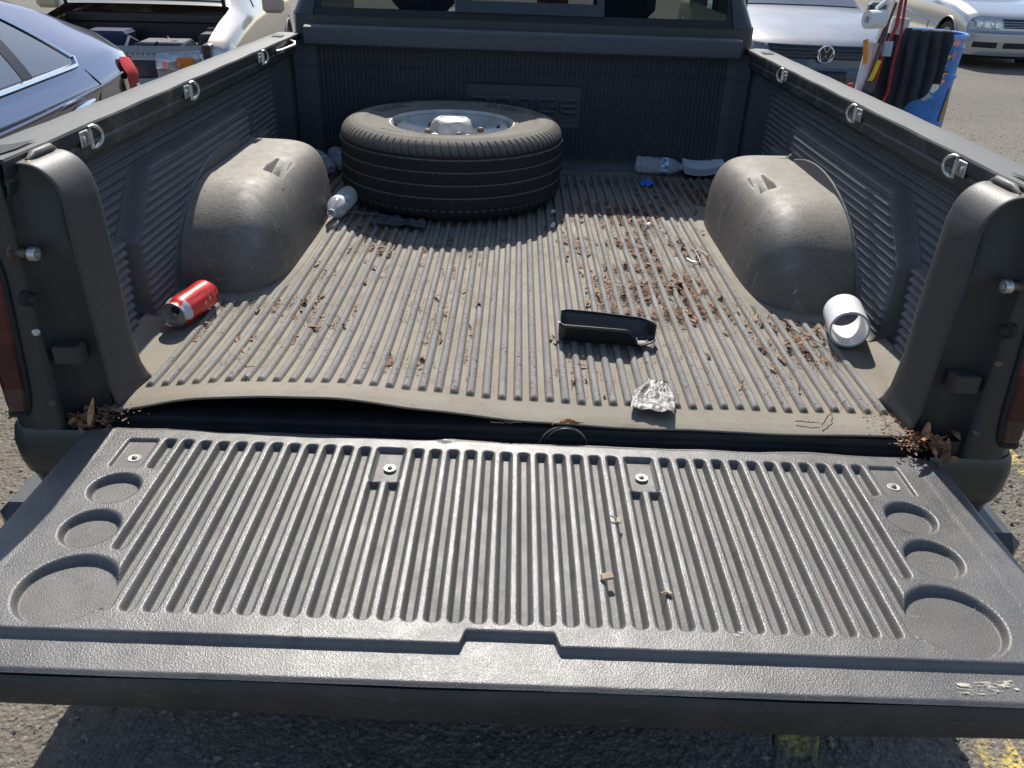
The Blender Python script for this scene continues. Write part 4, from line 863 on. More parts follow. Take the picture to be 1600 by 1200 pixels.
# grey-brown twigs
tw = simple('dark_twig', (.07, .045, .03), .8)
for i, (pp, lb) in enumerate((((( .60, .02, .004), (.625, .05, .012), (.64, .085, .010)), 'short dark twig near the right rear corner of the bed floor'), (((.555, .034, .002), (.58, .030, .003), (.60, .029, .002)), 'thin straw lying along the floor liner edge'), (((-.05, -.005, .001), (-.02, -.008, .003), (.01, -.004, .002)), 'brown straw on the liner edge near the centre'), (((.07, -.010, .004), (.10, -.004, .010), (.13, -.006, .006)), 'curled brown leaf stalk on the liner edge above the wire loop'),
    (((.66, .45, .012), (.70, .40, .014), (.72, .33, .012), (.735, .31, .010)), 'thin bent twig beside the white pipe coupling'), (((-.55, .11, .045), (-.545, .10, .048), (-.53, .105, .046)), 'tiny dark twig on the lifted liner edge'))):
    q_ = np.array(pp, float); tt_ = np.linspace(0, len(q_)-1, 22); pp = [tuple(float(np.interp(a, range(len(q_)), q_[:, c]))+random.gauss(0, .0009) for c in range(3)) for a in tt_]
    o = MB().tube(pp, [.0010*(1.2-.5*k/21) for k in range(22)] if i != 3 else [.0005+.0045*math.sin(pi*k/21) for k in range(22)], 6).build('twig', tw if i != 3 else M_['leaf2']); tag(o, lb, 'twig')
# ------------------------------------------------------------------ cars
def interp(P, y):
    xs = [p[0] for p in P]; zs = [p[1] for p in P]; xf = np.linspace(xs[0], xs[-1], 400); zf = np.interp(xf, xs, zs); k = np.hanning(27); k /= k.sum(); zf = np.convolve(np.pad(zf, 13, mode='edge'), k, 'valid'); zf[0] = zs[0]; zf[-1] = zs[-1]
    return np.interp(y, xf, zf)
class Car:
    def __init__(s, name, loc, rotz, label, W, L, top, belt, pm, sill=.20, nose=.28, tail=.22, wheels=(-1.38, 1.38), wr=.33, crease=.0, bay=None, prof=None):
        s.W, s.L, s.top, s.belt, s.sill, s.nose, s.tail = W, L, top, belt, sill, nose, tail; s.pm = pm; s.crease = crease
        s.prof = prof or [(.1, .06), (.25, .015), (.40, .0), (.52, .0), (.56, .045), (.70, .06), (.80, .10), (1.1, .2)]
        s.e = empty(name, (loc[0], loc[1], GZ), (0, 0, rotz), label=label, cat='car'); s.wh = wheels; s.wr = wr
        ny = 130; ys = np.linspace(-L/2, L/2, ny); ss = np.concatenate([np.linspace(0, .45, 26), np.linspace(.465, .80, 14), np.linspace(.82, 1, 12)])
        ss = np.concatenate([ss, 2-ss[::-1][1:]])
        Yg, Sg = np.meshgrid(ys, ss, indexing='ij'); X, Y, Z = s.P(Yg, Sg)
        mk = np.ones((ny-1, len(ss)-1), bool); yc = Yg[:-1, :-1]; zc = Z[:-1, :-1]; side = (Sg[:-1, :-1] < .45) | (Sg[:-1, :-1] > 1.55)
        for w in wheels: mk &= ~(((yc-w)**2+(zc-wr)**2 < (wr+.055)**2) & side)
        if bay: mk &= ~((yc > bay[0]) & (yc < bay[1]) & (Sg[:-1, :-1] > .79) & (Sg[:-1, :-1] < 1.19))
        # pull the cut edge onto the circle
        for w in wheels:
            for a in (0, 1):
                d_ = np.hypot(Yg-w, Z-wr); R0 = wr+.055; sel = (np.abs(d_-R0) < .035) & ((Sg < .45) | (Sg > 1.55)) & (d_ < R0+.004)
                f = np.where(sel & (d_ > 0), R0/np.maximum(d_, 1e-3), 1); Y = np.where(sel, Y+(Yg-w)*(f-1), Y); Z = np.where(sel, wr+(Z-wr)*f, Z)
        s.body = grid('body', X, Y, Z, pm, s.e, mask=mk, flip=True)
        for end in (0, 1):                                   # end caps
            i = 0 if end == 0 else -1; n = len(ss)//2+1; ex, ez = X[i, :n], Z[i, :n]; U = np.linspace(-1, 1, 41)
            XX = ex[:, None]*U[None]; ZZ = np.repeat(ez[:, None], 41, 1); YY = s.F(XX, ZZ) if end == 0 else s.Rr(XX, ZZ)
            grid('front_panel' if end == 0 else 'rear_panel', XX, YY, ZZ, pm, s.e, flip=(end == 1))
        for w in wheels:
            for sx in (-1, 1):
                t_ = [(sx*(s.P(np.array(w+(wr+.055)*cos(a)), np.array(.2))[0]+.004), w+(wr+.052)*cos(a), wr+(wr+.052)*sin(a)) for a in np.linspace(-.35, pi+.35, 24)]
                MB().tube(t_, .012, 6).build('arch_lip', pm, s.e)
                T = TR((sx*(W-.13), w, wr), (sx, 0, 0)); q = MB().lathe([(.20, -.09), (.30, -.10), (wr-.01, -.08), (wr, 0), (wr-.01, .08), (.30, .10), (.215, .095), (.20, .07)], 40, T=T).build('tyre', M_['black'], s.e)
                mb = MB().lathe([(.215, .095), (.205, .09), (.195, .05), (.19, 0)], 32, T=T)
                for k in range(5):
                    mb.box(-.022, .022, .03, .200, .055, .075, T=T @ Matrix.Rotation(2*pi*k/5, 4, 'Z'))
                mb.lathe([(.05, .06), (.045, .085), (0, .088)], 16, T=T); mb.build('rim', M_['alloy'], q)
                MB().lathe([(wr+.05, -.14), (wr+.05, .05)], 30, T=T).build('wheel_house', M_['black'], s.e)
        MB().box(-W+.1, W-.1, -L/2+.4, L/2-.35, .12, .20).build('underbody', M_['black'], s.e)
    def yend(s, x, y):
        h = s.L/2; fw_ = np.clip((-y-(h-.9))/.9, 0, 1)**1.3; rw = np.clip((y-(h-.8))/.8, 0, 1)**1.3; q = np.clip(np.abs(x)/s.W, 0, 1)**3
        return y+s.nose*q*fw_-s.tail*q*rw
    def P(s, y, sv):
        y = np.asarray(y, float); sv = np.asarray(sv, float); m = np.where(sv > 1, 2-sv, sv); sg = np.where(sv > 1, -1., 1.)
        b = interp(s.belt, y); T = np.maximum(interp(s.top, y), b+.012); h = T-b; h_ = s.L/2
        w = s.W*(1-.055*np.clip((np.abs(y)-(h_-1.1))/1.1, 0, 1)**2)
        q = np.clip(m/.45, 0, 1); zc = s.sill+(b-s.sill)*q; xs = w-.055*(1-sm(0, .22, q))-.018*np.clip((q-.55)/.45, 0, 1)**2+s.crease*np.exp(-((q-.87)/.035)**2)-.030*sm(.93, 1., q)-.012*sm(.25, .45, q)*(1-sm(.5, .75, q))
        q2 = np.clip((m-.45)/.35, 0, 1); xe = w-.055-(.085+.42*h); xg = (w-.048)+(xe-(w-.048))*q2**1.1; zg = b+(h*.90)*(q2**.93)
        q3 = np.clip((m-.80)/.20, 0, 1); xr = xe*np.cos(q3*pi/2); zr = b+h*.90+h*.10*np.sin(q3*pi/2)
        x = np.where(m <= .45, xs, np.where(m <= .80, xg, xr)); z = np.where(m <= .45, zc, np.where(m <= .80, zg, zr))
        if s.sill is not None: 
            e_ = np.clip((h_-np.abs(y))/.05, 0, 1); z = z-.03*(1-e_)**2*(m > .45); 
        x = x*sg
        yy = s.yend(x, y)
        fr = (y < -h_+.6); pz = np.interp(z, [p[0] for p in s.prof], [p[1] for p in s.prof]); yy = yy+np.clip((-y-(h_-.5))/.5, 0, 1)**2*pz
        rr_ = np.clip((y-(h_-.5))/.5, 0, 1)**2; pz2 = np.interp(z, [.1, .3, .5, .62, .68, .95], [.08, .01, .0, .0, .05, .10]); yy = yy-rr_*pz2
        return x, yy, z
    def F(s, x, z, o=0.): return -s.L/2+s.nose*np.clip(np.abs(x)/s.W, 0, 1)**3+np.interp(z, [p[0] for p in s.prof], [p[1] for p in s.prof])-o
    def Rr(s, x, z, o=0.): return s.L/2-s.tail*np.clip(np.abs(x)/s.W, 0, 1)**3-np.interp(z, [.1, .3, .5, .62, .68, .95], [.08, .01, .0, .0, .05, .10])+o
    def front_patch(s, name, quad, m, o=.006, n=12, parent=None):
        U, V = np.meshgrid(np.linspace(0, 1, n), np.linspace(0, 1, n), indexing='ij'); a, b, c, d = [np.array(p, float) for p in quad]
        X = (1-U)*(1-V)*a[0]+U*(1-V)*b[0]+U*V*c[0]+(1-U)*V*d[0]; Z = (1-U)*(1-V)*a[1]+U*(1-V)*b[1]+U*V*c[1]+(1-U)*V*d[1]
        e_ = np.minimum(np.minimum(U, 1-U), np.minimum(V, 1-V)); oo = o*np.clip(e_*12+.0, 0, 1)-.002*(e_ < .01)
        return grid(name, X, s.F(X, Z, oo), Z, m, parent or s.e)
    def side_patch(s, name, y0, y1, s0, s1, m, sx=1, o=.006, ny=24, nsv=8, parent=None, flip=None):
        ys = np.linspace(y0, y1, ny); V = np.linspace(0, 1, nsv); f0 = s0 if callable(s0) else (lambda y: s0+0*y); f1 = s1 if callable(s1) else (lambda y: s1+0*y)
        Y = np.repeat(ys[:, None], nsv, 1); Sv = f0(Y)+(f1(Y)-f0(Y))*V[None]
        X, YY, Z = s.P(Y, Sv); X = X+o; Z = Z+o*.4*(Sv > .45); return grid(name, X*sx, YY, Z, m, parent or s.e, flip=(sx > 0))
    def line(s, name, pts, r, m, sx=1, o=.004, parent=None, closed=False):
        P = []
        for y, sv in pts: x, yy, z = s.P(np.array(y), np.array(sv)); P.append((sx*(float(x)+o), float(yy), float(z)+o*.3))
        return MB().tube(P, r, 6, closed).build(name, m, parent or s.e)
    def top_patch(s, name, y0, y1, s0, m, o=.006, parent=None, ny=16):
        Y, Sv = np.meshgrid(np.linspace(y0, y1, ny), np.linspace(s0, 2-s0, 21), indexing='ij'); X, YY, Z = s.P(Y, Sv); return grid(name, X, YY, Z+o, m, parent or s.e, flip=True)
# --- dark blue sedan alongside the truck, tail at the right
pb = NT('deep_blue_metallic'); pb.set(col=(.20, .215, .30), metal=.85, rough=.22, coat=1., coatr=.03); pb = pb.m
A = Car('blue_sedan', (-3.02, 1.19), 0, 'dark blue sedan with chrome window trim parked left of the truck', .92, 5.0,
        [(-2.5, .70), (-2.25, .76), (-1.25, .96), (-.55, 1.28), (0, 1.42), (.6, 1.44), (1.2, 1.39), (1.65, 1.29), (2.05, 1.16), (2.35, 1.10), (2.5, 1.06)],
        [(-2.5, .66), (-2.2, .72), (-1., .90), (0, .94), (1, .97), (1.6, 1.00), (2.1, 1.03), (2.5, 1.00)], pb, crease=.024)
def dlo_top(y): return .765-.0*y-np.where(y > 1.05, ((y-1.05)/.57)**2.2*.285, 0)-np.where(y < -.3, ((-.3-y)/.6)**1.2*.28, 0)
for sx in (-1, 1):
    A.side_patch('side_window', -.85, .42, .475, dlo_top, M_['dglass'], sx, .007); A.side_patch('side_window', .46, 1.14, .475, dlo_top, M_['dglass'], sx, .007)
    A.side_patch('quarter_window', 1.22, 1.60, .475, dlo_top, M_['dglass'], sx, .007)
    A.side_patch('door_pillar', 1.14, 1.22, .475, dlo_top, M_['blackp'], sx, .009, ny=4); A.side_patch('door_pillar', .42, .46, .475, dlo_top, M_['blackp'], sx, .009, ny=4)
    ys = np.linspace(-.86, 1.605, 50); out = [(y, float(dlo_top(np.array(y)))+.012) for y in ys]+[(1.625, .50), (1.60, .462)]+[(y, .462) for y in ys[::-1][1:]]
    A.line('window_trim', out, .014, M_['chrome'], sx, .006, closed=True)
    A.line('door_gap', [(1.66, .44), (1.70, .40), (1.69, .36), (1.60, .30), (1.48, .24), (1.42, .18), (1.41, .10)], .004, M_['black'], sx, .001)
    A.line('door_gap', [(.45, .45), (.45, .3), (.46, .1)], .004, M_['black'], sx, .001)
    A.line('crease_edge', [(y, .386+.006*y) for y in np.linspace(-1.3, 2.15, 30)], .006, pb, sx, .002)
    h_ = A.line('door_handle', [(1.33, .362), (1.37, .365), (1.47, .368), (1.55, .370)], [.010, .016, .016, .009], M_['chrome'], sx, .035)
    A.line('handle_cup', [(1.38, .345), (1.46, .348)], .030, M_['blackp'], sx, -.014)
    lens = A.side_patch('tail_light', 2.08, 2.485, lambda y: .30+.0*y+.06*np.clip((2.2-y)/.18, 0, 1), lambda y: .435-.05*np.clip((2.12-y)/.1, 0, 1), M_['redlens'], sx, .016, ny=16)
    A.line('tail_light_edge', [(2.07, .38), (2.12, .33), (2.20, .30), (2.32, .285), (2.45, .28)], .012, M_['chrome'], sx, .010, parent=lens)
    A.side_patch('reversing_lens', 2.34, 2.485, .30, .36, M_['clearlens'], sx, .020, ny=8, parent=lens)
    for q in (-1, 1): pass
X_, Z_ = np.meshgrid(np.linspace(-.80, .80, 30), np.linspace(.74, .90, 6), indexing='ij')
for sx in (-1, 1):
    Xp, Zp = np.meshgrid(np.linspace(sx*.42, sx*.86, 14), np.linspace(.80, .98, 6), indexing='ij'); grid('tail_light', Xp, A.Rr(Xp, Zp, .012), Zp, M_['redlens'], A.e, flip=(sx > 0))
A.top_patch('rear_window', 1.30, 2.0, .86, M_['dglass'], .008); A.top_patch('windshield', -1.2, -.45, .84, M_['dglass'], .008)
A.top_patch('boot_lid', 2.12, 2.485, .82, pb, .005)
# --- champagne car with its bonnet up
ps = paint('champagne_silver_paint', (.36, .33, .28), .3, .5, dust=.35, dustc=(.34, .31, .26), coat=.8)
B = Car('champagne_car', (-3.42, 7.50), radians(7), 'champagne silver car with its bonnet open, engine bay showing', .88, 4.6,
        [(-2.3, .78), (-2.2, .82), (-1.6, .93), (-1.05, 1.0), (-.35, 1.36), (.1, 1.43), (.8, 1.43), (1.5, 1.12), (2.0, .98), (2.3, .9)],
        [(-2.3, .75), (-2.1, .79), (-1.4, .88), (-.8, .93), (0, .95), (1, .97), (2.3, .90)], ps, bay=(-2.27, -1.08, .64), nose=.34)
bay = MB(); bay.box(-.70, .70, -2.12, -1.05, .30, .34); bay.box(-.72, -.66, -2.12, -1.05, .30, .80); bay.box(.66, .72, -2.12, -1.05, .30, .80); bay.box(-.7, .7, -1.09, -1.05, .30, .90); bay.build('engine_bay', M_['blackp'], B.e, smooth=False)
blu = simple('shaded_blue_cover', (.015, .03, .085), .4); gry = simple('shaded_cast_metal', (.05, .05, .052), .45, .5, var=.4, sc=25); rdc = simple('red_cap', (.55, .03, .03), .4); blk = M_['blackp']  # shade of the engine bay is put into the darkened part colours
for nm, bx_, m_2 in (('strut_tower', (.50, .68, -1.55, -1.30, .60, .82), gry), ('strut_tower', (-.68, -.50, -1.55, -1.30, .60, .82), gry), ('coolant_tank', (.46, .64, -1.95, -1.72, .55, .70), simple('shaded_cloudy_tank', (.10, .095, .075), .5)), ('air_cleaner', (-.42, -.08, -1.55, -1.24, .66, .83), blu), ('engine_cover', (.02, .42, -1.75, -1.30, .55, .76), simple('shaded_grey_cover', (.06, .065, .07), .5, var=.5, sc=15)), ('battery', (.44, .64, -1.60, -1.30, .50, .72), blk),
                     ('radiator_support', (-.66, .66, -2.16, -2.10, .45, .66), M_['black']), ('fuse_box', (-.64, -.50, -1.95, -1.60, .55, .70), blk), ('intake_pipe', (-.2, .0, -1.95, -1.6, .52, .64), gry), ('brake_reservoir', (.50, .60, -1.26, -1.16, .74, .84), gry)):
    MB().box(*bx_, ch=.025).build(nm, m_2, B.e)
for cx_, cy_, m_2, nm in ((.10, -1.88, rdc, 'radiator_cap'), (.30, -1.52, blk, 'oil_cap')): MB().lathe([(.05, .70), (.05, .75), (.03, .76), (0, .76)], 16, T=Matrix.Translation((cx_, cy_, .0))).build(nm, m_2, B.e)
for k in range(5): MB().tube([(-.45+.2*k, -1.95, .60), (-.40+.2*k, -1.75, .72), (-.30+.19*k, -1.5, .70), (-.25+.18*k, -1.2, .66)], .018, 8).build('hose', blk, B.e)
rs = random.Random(3)
for k in range(26):
    x, y, z = rs.uniform(-.55, .55), rs.uniform(-2.0, -1.2), rs.uniform(.60, .76); a = rs.uniform(0, 6.28); l = rs.uniform(.08, .25)
    MB().tube([(x, y, z), (x+l*.5*cos(a), y+l*.5*sin(a), z+.05), (x+l*cos(a), y+l*sin(a), z-.06)], rs.uniform(.008, .02), 6).build('hose', rs.choice((blk, gry, M_['black'], alum)), B.e)
MB().box(-.68, .68, -1.12, -.98, .86, .935, ch=.012).build('cowl', M_['blackp'], B.e)
for x0 in (-.55, .05): MB().tube([(x0, -1.02, .955), (x0+.28, -.93, 1.02), (x0+.55, -.90, 1.04)], .012, 6).build('wiper', M_['black'], B.e)
B.top_patch('windshield', -.98, -.36, .84, M_['dglass'], .010)
V, F = text_mesh('898', .085); V2 = [(.15+v[0], -.80-.0*v[1]+v[1]*.75, 1.12+v[1]*.55) for v in V]
pl_ = mesh('dash_plate', [(-.06, -.86, 1.085), (.36, -.86, 1.085), (.36, -.74, 1.175), (-.06, -.74, 1.175)], [(0, 1, 2, 3)], simple('plate_white', (.75, .75, .73), .5), B.e)
mesh('plate_digits', [(v[0]+.1, v[1]-.004, v[2]+.006) for v in V2], F, simple('plate_ink', (.03, .03, .08), .6), pl_, smooth=False)
def slab(name, pts, th, m, parent):
    n = Vector(pts[1])-Vector(pts[0]); n = n.cross(Vector(pts[3])-Vector(pts[0])).normalized()*th; V = [Vector(p) for p in pts]+[Vector(p)+n for p in pts]
    return mesh(name, V, [(3, 2, 1, 0), (4, 5, 6, 7), (0, 1, 5, 4), (1, 2, 6, 5), (2, 3, 7, 6), (3, 0, 4, 7)], m, parent, smooth=False)
slab('open_bonnet', [(-.64, -1.10, 1.30), (.64, -1.10, 1.30), (.60, -1.85, 2.02), (-.60, -1.85, 2.02)], .03, ps, B.e)
for sx in (-1, 1): MB().tube([(sx*.66, -1.06, .92), (sx*.665, -1.14, 1.10), (sx*.64, -1.12, 1.32)], .018, 6).build('bonnet_hinge', M_['blackp'], B.e)
for sx in (-1, 1):
    hl = B.front_patch('headlight', [(sx*.83, .60), (sx*.30, .62), (sx*.32, .75), (sx*.83, .765)], M_['clearlens'], .008)
    B.side_patch('corner_light', -2.28, -1.96, .33, .44, M_['lamp'] if False else M_['clearlens'], sx, .012, ny=8, parent=hl)
    B.side_patch('amber_reflector', -2.12, -2.02, .355, .415, M_['orangelens'], sx, .016, ny=6, parent=hl)
    c_ = (sx*.66, float(B.F(np.array(.66), np.array(.68), .014)), .68); MB().lathe([(.058, 0), (.045, .006), (.02, .0), (0, .012)], 20, T=TR(c_, (0, -1, .05))).build('lamp_bowl', M_['chrome'], hl)
    B.front_patch('amber_bulb', [(sx*.60, .64), (sx*.46, .64), (sx*.46, .72), (sx*.60, .72)], M_['orangelens'], .011, parent=hl)
    B.side_patch('side_window', -.55, .25, .475, lambda y: .765-.30*np.clip((-.12-y)/.43, 0, 1)**1.2, M_['dglass'], sx, .007); B.side_patch('side_window', .30, 1.05, .475, .765, M_['dglass'], sx, .007)
    mir = MB().box(sx*1.01-.10, sx*1.01+.10, -.62, -.50, .92, 1.06, ch=.03).build('door_mirror', ps, B.e)
    B.line('door_gap', [(-.78, .44), (-.80, .25), (-.78, .08)], .004, M_['black'], sx, .001)
B.front_patch('grille', [(-.34, .56), (.34, .56), (.34, .70), (-.34, .70)], M_['blackp'], .006); B.front_patch('lower_grille', [(-.5, .26), (.5, .26), (.5, .36), (-.5, .36)], M_['black'], .004)
# --- grey car facing us behind the right rail
pg = paint('grey_metallic_lit_top', (.045, .055, .075), .38, .5, dust=.62, dustc=(.42, .43, .45), coat=.5)  # bright lit top and dark front put into the colour by surface facing
G_ = Car('grey_car', (3.12, 9.62), radians(-2), 'grey car with round chrome emblem on its slatted grille, facing the truck', .90, 4.75,
         [(-2.375, .74), (-2.28, .80), (-1.7, .93), (-1.1, 1.02), (-.4, 1.38), (.1, 1.46), (.8, 1.46), (1.6, 1.16), (2.1, 1.02), (2.375, .95)],
         [(-2.375, .70), (-2.2, .77), (-1.5, .90), (-.8, .95), (0, .97), (1, 1.0), (2.375, .92)], pg, nose=.32, sill=.2)
gg = G_.front_patch('grille', [(-.50, .645), (.50, .645), (.55, .775), (-.55, .775)], M_['blackp'], .006)
for k in range(3):
    z = .672+k*.032; MB().tube([(x, float(G_.F(np.array(x), np.array(z), .012)), z) for x in np.linspace(-.51, .51, 24)], .006, 6).build('grille_slat', simple('slat_grey', (.12, .12, .13), .3, .4), gg)
em = empty('emblem', (0, float(G_.F(np.array(0.), np.array(.70), .048)), .70), (radians(90), 0, 0), parent=G_.e)
MB().tube([(.078*cos(a), .078*sin(a), 0) for a in np.linspace(0, 2*pi, 33)[:-1]], .008, 8, closed=True).build('emblem_ring', M_['chrome'], em)
MB().lathe([(.072, -.004), (0, -.004)], 32).build('emblem_field', M_['blackp'], em)
MB().tube([(-.034, .070, 0), (0, .016, 0), (.034, .070, 0)], .0065, 6).build('emblem_stroke', M_['chrome'], em)
MB().tube([(-.070, .038, 0), (-.034, -.062, 0), (0, -.008, 0), (.034, -.062, 0), (.070, .038, 0)], .0065, 6).build('emblem_stroke', M_['chrome'], em)
for sx in (-1, 1):
    hl = G_.front_patch('headlight', [(sx*.86, .66), (sx*.57, .645), (sx*.58, .775), (sx*.86, .80)], M_['dglass'], .010)
    c = (sx*.70, float(G_.F(np.array(.70), np.array(.72), .014)), .715); MB().lathe([(.055, 0), (.050, .012), (.045, .002), (.02, .0), (0, .012)], 20, T=TR(c, (0, -1, .1))).build('lamp_ring', M_['chrome'], hl)
    MB().tube([(sx*(.58+.28*u), float(G_.F(np.array(.58+.28*u), np.array(.77), .015)), .775+.022*u) for u in np.linspace(0, 1, 8)], .005, 6).build('lamp_edge', M_['chrome'], hl)
    G_.side_patch('side_window', -.6, 1.1, .475, lambda y: .765-.30*np.clip((-.15-y)/.45, 0, 1)**1.2, M_['dglass'], sx, .007)
    MB().box(sx*1.03-.10, sx*1.03+.10, -.68, -.55, .96, 1.10, ch=.03).build('door_mirror', pg, G_.e)
    G_.front_patch('fog_vent', [(sx*.82, .36), (sx*.60, .34), (sx*.60, .44), (sx*.80, .46)], M_['black'], .005)
G_.front_patch('licence_plate_recess', [(-.26, .42), (.26, .42), (.26, .55), (-.26, .55)], M_['blackp'], .008); G_.front_patch('lower_grille', [(-.52, .26), (.52, .26), (.52, .37), (-.52, .37)], M_['black'], .006)
G_.top_patch('windshield', -1.02, -.40, .84, M_['dglass'], .008)
for sx in (-1, 1): G_.line('bonnet_gap', [(y, .70) for y in np.linspace(-2.30, -1.1, 14)], .003, M_['black'], sx, .001)
# --- silver car at the far right
pj = paint('silver_paint', (.42, .43, .45), .25, .5, dust=.3, dustc=(.42, .40, .36), coat=.9)
J = Car('silver_car', (7.95, 14.75), radians(1), 'silver car with square clear headlights at the far right, beyond the blue drum', .87, 4.4,
        [(-2.2, .74), (-2.1, .80), (-1.5, .93), (-.95, 1.0), (-.3, 1.38), (.2, 1.44), (.9, 1.43), (1.5, 1.12), (2.0, 1.02), (2.2, .95)],
        [(-2.2, .70), (-2.0, .77), (-1.4, .89), (-.7, .93), (0, .95), (1, .97), (2.2, .90)], pj, nose=.26)
for sx in (-1, 1):
    hl = J.front_patch('headlight', [(sx*.74, .58), (sx*.36, .58), (sx*.38, .735), (sx*.74, .745)], M_['clearlens'], .010)
    for cx_ in (.62, .47):
        c = (sx*cx_, float(J.F(np.array(cx_), np.array(.66), .014)), .66); MB().lathe([(.055, 0), (.040, .006), (.02, .0), (0, .010)], 20, T=TR(c, (0, -1, .05))).build('lamp_bowl', M_['chrome'], hl)
    fv = J.front_patch('bumper_vent', [(sx*.72, .31), (sx*.36, .31), (sx*.36, .40), (sx*.72, .40)], M_['black'], .004)
    J.side_patch('side_window', -.45, 1.0, .475, lambda y: .765-.30*np.clip((0-y)/.45, 0, 1)**1.2, M_['dglass'], sx, .007)
    J.line('door_gap', [(-.70, .44), (-.72, .25), (-.70, .08)], .004, M_['black'], sx, .001)
    MB().box(sx*1.0-.10, sx*1.0+.10, -.60, -.48, .94, 1.07, ch=.03).build('door_mirror', pj, J.e)
jg = J.front_patch('grille', [(-.34, .60), (.34, .60), (.36, .735), (-.36, .735)], M_['blackp'], .006)
for k in range(3): z = .625+k*.036; MB().tube([(x, float(J.F(np.array(x), np.array(z), .012)), z) for x in np.linspace(-.34, .34, 12)], .007, 6).build('grille_slat', M_['chrome'], jg)
J.front_patch('bumper_vent', [(-.30, .31), (.30, .31), (.30, .40), (-.30, .40)], M_['black'], .004); J.top_patch('windshield', -.90, -.32, .84, M_['dglass'], .008)
z_ = .545; MB().tube([(x, float(J.F(np.array(x), np.array(z_), .012)), z_) for x in np.linspace(-.78, .78, 30)], .012, 6).build('bumper_strip', pj, J.e)
# ------------------------------------------------------------------ blue drum with things hung on it
DX, DY, DR, DT, DB = 3.03, 5.25, .285, .305, -.62
dm = simple('blue_drum_plastic', (.015, .16, .50), .38, var=.2, sc=8)
drum = empty('blue_drum', (DX, DY, DB), label='bright blue plastic drum covered in stickers, clothes hung over its rim', cat='drum')
H = DT-DB; pr = [(0, .0), (DR-.03, .0), (DR-.012, .02), (DR-.008, H*.30), (DR+.004, H*.315), (DR+.004, H*.335), (DR-.006, H*.35), (DR-.004, H*.66), (DR+.006, H*.675), (DR+.006, H*.69), (DR-.004, H*.705), (DR, H*.88), (DR+.010, H*.90), (DR, H*.92), (DR, H-.03), (DR+.012, H-.025), (DR+.014, H-.004), (DR+.004, H), (DR-.012, H-.004), (DR-.014, H-.03), (DR-.014, .03), (0, .03)]
MB().lathe(pr, 72).build('drum_shell', dm, drum)
MB().lathe([(DR+.0145, H-.028), (DR+.018, H-.022), (DR+.018, H-.010), (DR+.0145, H-.006)], 72).build('rim_band', simple('pale_blue_rim', (.20, .35, .66), .4), drum)
def on_drum(a, z, r=.003): return ((DR+r)*cos(a), (DR+r)*sin(a), z)
VA = math.atan2(-1.32-DY, -.02-DX)
def sticker(name, phi, z, pts, m, r=.004):
    a0 = VA+radians(phi); V = [on_drum(a0+p[0]/DR, z-DB+p[1], r) for p in pts]; c = (sum(v[0] for v in V)/len(V), sum(v[1] for v in V)/len(V), sum(v[2] for v in V)/len(V))
    c_ = on_drum(a0, z-DB, r+.0015); V = [c_]+V; n = len(pts); return mesh(name, V, [(0, 1+i, 1+(i+1) % n) for i in range(n)], m, drum, smooth=False)
yel = simple('sticker_yellow', (.80, .58, .03), .5); dkk = simple('sticker_black', (.02, .02, .02), .5); pnk = simple('sticker_pink', (.75, .30, .30), .5); wht = simple('sticker_white', (.70, .70, .72), .5); orr = simple('sticker_orange', (.8, .30, .04), .5)
def star(R0, n=5, f=.45): return [((R0 if i % 2 == 0 else R0*f)*sin(pi*i/n), (R0 if i % 2 == 0 else R0*f)*cos(pi*i/n)) for i in range(2*n)]
def oval(a, b, n=14, w=0): return [(a*cos(2*pi*i/n)*(1+w*sin(5*i)), b*sin(2*pi*i/n)*(1+w*cos(4*i))) for i in range(n)]
sticker('star_sticker', 34, .145, star(.085), dkk, .003); sticker('star_sticker', 34, .145, star(.074), yel, .005)
sticker('sticker', 52, .255, oval(.040, .026, w=.1), pnk); sticker('sticker', 53, .17, oval(.025, .04), simple('sticker_mauve', (.35, .15, .35), .5))
sticker('sticker', 40, .0, oval(.040, .036, w=.15), pnk); sticker('sticker', 31, -.04, oval(.045, .050, w=.12), wht); sticker('sticker', 20, -.11, oval(.065, .035, w=.2), simple('sticker_grey', (.30, .40, .52), .5))
sticker('sticker', 44, .05, oval(.035, .012), dkk); sticker('sticker', 45, .045, oval(.028, .006), orr, .006); sticker('sticker', 22, .24, oval(.022, .03, w=.2), yel); sticker('sticker', 48, .215, oval(.03, .010), dkk)
mb = MB(); mb.add([on_drum(VA+radians(p), z, .003) for p, z in ((66, .10), (60, .35), (66, .55), (72, .56), (80, .40), (80, .08))], [(0, 1, 2, 3, 4, 5)]); mb.build('cardboard_patch', simple('brown_cardboard', (.36, .20, .08), .8), drum)
dol = empty('drum_dolly', (DX, DY, GZ), label='low dark wheeled dolly under the blue drum', cat='dolly')
MB().lathe([(0, .13), (.30, .13), (.30, .175), (0, .175)], 32).build('dolly_deck', M_['blackp'], dol)
for k in range(4): MB().lathe([(.0, -.02), (.06, -.02), (.06, .02), (0, .02)], 18, T=TR((.22*cos(k*pi/2), .22*sin(k*pi/2), .062), (1, 0, 0))).build('castor', M_['black'], dol)
